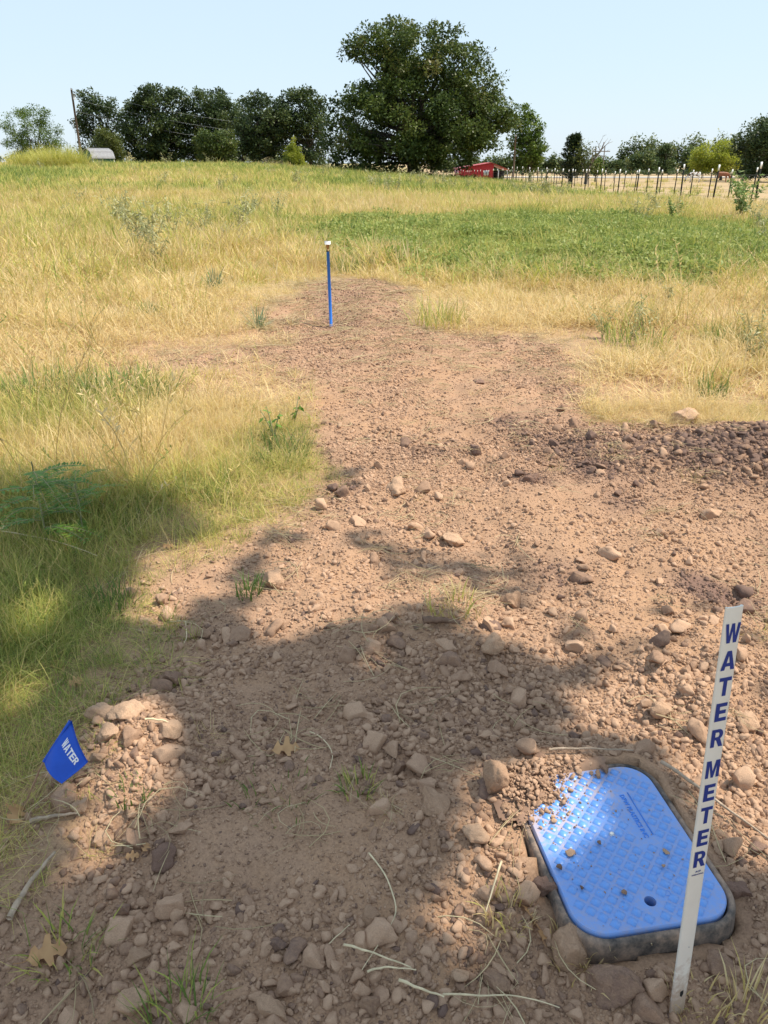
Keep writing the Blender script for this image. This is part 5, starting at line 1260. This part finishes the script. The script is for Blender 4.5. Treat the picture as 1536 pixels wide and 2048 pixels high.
# ------------------------------------------------------------------ utility poles and wires
M_POLE = simple("weathered_pole", (.13, .095, .07), .9, .15, .2, 2)
def upole(lab, px, pbase, ptop, d, rad=.15, arm=True):
    b0 = at_y(px, pbase, d); x0 = b0[0]; z0 = gz(x0, d); H = at_y(px, ptop, d)[2] - z0; root = thing("utility_pole", lab, "utility pole", (x0, d, z0)); MB().tube([(0, 0, -.5), (0, 0, H)], [rad * 1.15, rad * .8], 10).build("pole", M_POLE, root)
    if arm:
        MB().tube([(.18, 0, H - .6), (.18, 0, H - 1.3)], .16, 10).build("transformer", simple("grey_transformer", (.35, .36, .36), .5), root); MB().tube([(-.35, 0, H * .62), (-.32, 0, H * .45)], .035, 6).build("conduit", simple("pale_conduit", (.5, .5, .48), .6), root)
        g = MB(); g.tube([(0, 0, H * .72), (-.9, .2, 0)], .012, 4); g.build("guy_wire", M_WIRE, root)
    ins = MB(); ins.tube([(0, -.1, H - .15), (0, -.1, H + .08)], [.05, .03], 6); ins.build("insulator", simple("pale_insulator", (.6, .6, .58), .4), root)
    return np.array([x0, d, z0 + H])
tA = upole("tall leaning looking utility pole beside the green shed", 165, 330, 177, 116); tB = upole("thin utility pole standing between the huge oak and the leafy tree", 1026, 361, 270, 112, .12, False)
M_PW = simple("pale_power_wire", (.42, .43, .42), .4, .4, .05, 4)
for k, (dz, lab) in enumerate(((-.1, "highest power line strung from the left pole across the tree row"), (-1.2, "middle power line strung across the tree row"), (-2.6, "lowest power line strung across the tree row"))):
    a = tA + np.array([0, -.1, dz]); b = tB + np.array([0, -.1, dz * .45]); t = np.linspace(0, 1, 40)[:, None]; q = a * (1 - t) + b * t; q[:, 2] -= 2.0 * 4 * (t * (1 - t))[:, 0] * (1 + .1 * k); q = q - a; q[:, 1] -= 6 * np.sin(math.pi * t[:, 0]) * 0
    o = MB().tube(q, .009, 4).build("power_line", M_PW); o.location = a; tag(o, lab, "power line", "power lines")
hf = thing("transmission_frame", "faint two legged power frame behind the dead branches", "power frame", tuple(np.array([at_y(1195, 350, 220)[0], 220, gz(at_y(1195, 350, 220)[0], 220)])))
hH = at_y(1195, 292, 220)[2] - hf.location.z
for s in (-1.15, 1.15): MB().tube([(s, 0, -.3), (s, 0, hH)], [.16, .11], 8).build("leg", M_BARKL, hf)
MB().box((-2.1, -.1, hH * .80), (2.6, .1, hH * .80 + .22)).build("crossbar", M_BARKL, hf)

# ------------------------------------------------------------------ red barn
def ribbed(name, base, dark, scale, rough=.45):
    m, nt, out = new_mat(name); tc = N(nt, "ShaderNodeTexCoord").outputs["Object"]; n = noise(nt, 1.2, 4, .6, tc); c = mix(nt, n.outputs["Fac"], base, dark); principled(nt, out, c, rough, .4); return m
M_RED = ribbed("red_metal_siding", (.42, .022, .030), (.34, .018, .022), 3); M_ROOFR = ribbed("red_metal_roof", (.40, .05, .045), (.32, .035, .03), 3); M_WHITE = simple("white_trim", (.78, .78, .76), .5, .3, .05, 4); M_DKIN = simple("interior_shade", (.03, .03, .032), .9)
DB = 150; bx0 = at_y(917, 360, DB)[0]; bx1 = at_y(1016, 360, DB)[0]; bz = gz((bx0 + bx1) / 2, DB) - .05
wB = bx1 - bx0; eL = at_y(917, 337, DB)[2] - bz; ap = at_y(983, 326, DB)[2] - bz; ax_ = at_y(983, 326, DB)[0] - bx0; eR = at_y(1016, 341, DB)[2] - bz
barn = thing("red_barn", "low red metal barn half hidden behind the huge oak's right side", "barn", (bx0, DB, bz)); dpt = 9.0
def prism(prof, y0, y1, close=True):
    V, F = fill2d([prof]); n = len(prof); A = np.stack([V[:, 0], np.full(len(V), y0), V[:, 1]], 1); B = A.copy(); B[:, 1] = y1; b = MB(); b.add(A, F); b.add(B, F[:, ::-1])
    P = np.array(prof); s = np.array([(p[0], y0, p[1]) for p in P] + [(p[0], y1, p[1]) for p in P]); b.add(s, [[j, (j + 1) % n, n + (j + 1) % n, n + j] for j in range(n)]); return b
xo = wB * .70
prism([(0, 0), (0, eL), (ax_, ap - .06), (xo, ap - .06 - (ap - eR) * (xo - ax_) / (wB - ax_)), (xo, 0)], 0, dpt).build("wall", M_RED, barn)
for k in range(22):
    xx = .15 + k * (xo - .3) / 21; hh = eL + (ap - .06 - eL) * min(1, xx / ax_) if xx < ax_ else ap - .06 - (ap - eR) * (xx - ax_) / (wB - ax_); q = MB(); q.box((xx - .03, -.04, .02), (xx + .03, -.002, hh - .05)); q.build("siding_rib", M_RED, barn)
def slab(xa, za, xb, zb, th=.08, o_=.3): b = prism([(xa, za), (xb, zb), (xb, zb + th), (xa, za + th)], -o_, dpt + o_); return b
slab(-.25, eL - .03, ax_, ap).build("roof", M_ROOFR, barn); slab(ax_, ap, wB + .2, eR).build("roof", M_ROOFR, barn)
xw = at_y(972, 346, DB)[0] - bx0; wd = MB(); wd.box((xw - .42, -.10, eL * .42), (xw + .42, -.045, eL * .82)); wd.build("window", M_WHITE, barn); wd = MB(); wd.box((xw - .30, -.112, eL * .47), (xw + .30, -.102, eL * .77)); wd.build("pane", simple("grey_glass", (.35, .38, .38), .2, .5), barn)
for xx in (xo + .9, wB - .15): q = MB(); q.box((xx - .07, .1, 0), (xx + .07, .25, eR + .05)); q.build("post", M_WHITE, barn)
q = MB(); q.box((xo + .02, 4.5, 0), (wB - .05, 4.7, eR - .1)); q.build("lean_to_wall", M_DKIN, barn)  # near-black wall: the shade inside the open lean-to put into its colour
# ------------------------------------------------------------------ green gambrel shed
DS = 104; sh = at_y(178, 332, DS); sx0 = sh[0]; sz = at_y(196, 331, DS)[2]; shed = thing("garden_shed", "small green shed with grey gambrel roof and white trim left of the tree row", "shed", (sx0, DS, sz), R(45))
shH = (at_y(196, 297, DS)[2] - sz); sw = 1.3; sl_ = 2.75; e1 = shH * .42; k1 = shH * .80
gprof = [(-sw, 0), (-sw, e1), (-sw * .78, k1 - .05), (0, shH - .06), (sw * .78, k1 - .05), (sw, e1), (sw, 0)]
M_SHED = ribbed("green_shed_siding", (.035, .13, .085), (.028, .105, .07), 3, .7); M_SHING = simple("grey_shingle", (.27, .27, .28), .9, .2, .18, 6, bmp=.3)
def prism_x(prof, x0, x1):
    b = prism(prof, x0, x1); b.V = [v[:, [1, 0, 2]] for v in b.V]; return b
prism_x(gprof, 0, sl_).build("wall", M_SHED, shed)
def rslab(a, b, th=.07): b_ = prism_x([a, b, (b[0], b[1] + th), (a[0], a[1] + th)], -.14, sl_ + .14); return b_
for s in (-1, 1):
    rslab((s * (sw + .10), e1 - .06), (s * sw * .78, k1)).build("roof", M_SHING, shed); rslab((s * sw * .78, k1 + .002), (0, shH)).build("roof", M_SHING, shed)
for (x_a, y_a) in ((-.03, -sw - .03), (-.03, sw - .05), (sl_ - .05, -sw - .03)): q = MB(); q.box((x_a, y_a, 0), (x_a + .09, y_a + .09, e1 - .03)); q.build("corner_trim", M_WHITE, shed)
q = MB(); q.box((-.035, -.5, .1), (-.004, .5, e1 + .35)); q.build("door", simple("dark_green_door", (.03, .10, .07), .6), shed); q = MB(); q.box((-.05, .45, .1), (-.037, .9, e1 * .9)); q.build("door_trim", M_WHITE, shed)

# ------------------------------------------------------------------ horses grazing
def horse(lab, px, py, d, face, seed, coat, legs_dark, mane):
    x0 = at_y(px, py, d)[0]; z0 = gz(x0, d); root = thing("horse", lab, "horse", (x0, d, z0), 0 if face > 0 else math.pi); J, E_, Rr = [], [], []
    def chain(pts, parent=None):
        ids = []
        for p in pts:
            J.append(p[:3]); Rr.append(p[3]); ids.append(len(J) - 1)
        if parent is not None: E_.append((parent, ids[0]))
        E_.extend(zip(ids, ids[1:])); return ids
    spine = chain([(-.72, 0, 1.22, .25), (-.45, 0, 1.24, .29), (-.05, 0, 1.17, .30), (.35, 0, 1.18, .29), (.62, 0, 1.16, .23)])
    nk = chain([(.86, .02, .98, .17), (1.10, .04, .70, .13), (1.27, .05, .46, .115)], spine[-1]); chain([(1.33, .06, .26, .085), (1.36, .06, .10, .06)], nk[-1])
    for y_, dx in ((.15, .05), (-.15, -.12)):
        chain([(.55 + dx * .3, y_, .86, .13), (.56 + dx, y_, .50, .065), (.55 + dx, y_, .27, .045), (.56 + dx, y_, .10, .045), (.60 + dx, y_, .03, .055)], spine[3])
        chain([(-.62, y_, .92, .18), (-.55 + dx, y_, .66, .11), (-.78 + dx, y_, .46, .065), (-.74 + dx, y_, .22, .045), (-.72 + dx, y_, .09, .045), (-.68 + dx, y_, .03, .055)], spine[1])
    for y_ in (.06, -.03): chain([(1.24, .05 + y_, .56, .035), (1.20, .06 + y_ * 1.4, .66, .012)], nk[-1])
    me = bpy.data.meshes.new("body"); me.from_pydata(J, E_, []); me.materials.append(coat); o = obj("body", me, root); sk = o.modifiers.new("skin", 'SKIN'); sk.use_smooth_shade = True
    for i, v in enumerate(me.skin_vertices[0].data): v.radius = (Rr[i], Rr[i]); v.use_root = (i == 1)
    o.modifiers.new("sub", 'SUBSURF').levels = 2; o.modifiers["sub"].render_levels = 2
    MB().tube([(-.93, 0, 1.30), (-1.06, 0, 1.12), (-1.08, 0, .80), (-1.04, 0, .50)], [.04, .065, .08, .02], 7).build("tail", mane, root, True)
    MB().tube([(.58, .0, 1.38), (.92, .02, 1.15), (1.16, .03, .84), (1.30, .05, .56)], [.03, .06, .05, .03], 6).build("mane", mane, root, True); return root
M_PINTO, nt, out = new_mat("pinto_coat"); n_ = noise(nt, 2.3, 1, .4, N(nt, "ShaderNodeTexCoord").outputs["Object"]); r2 = ramp(nt, [(.49, (.75, .72, .68)), (.52, (.10, .05, .03))]); nt.links.new(n_.outputs["Fac"], r2.inputs[0]); principled(nt, out, r2.outputs[0], .6, .3)
M_BAY = simple("bay_coat", (.22, .075, .03), .5, .3, .3, 2); M_MANE = simple("dark_mane", (.03, .022, .018), .7)
horse("white and dark brown patched horse grazing in the paddock", 1387, 367, 122, -1, 1, M_PINTO, 0, M_MANE)
horse("reddish brown horse grazing right of the patched horse", 1443, 367, 123, 1, 2, M_BAY, 1, M_MANE)
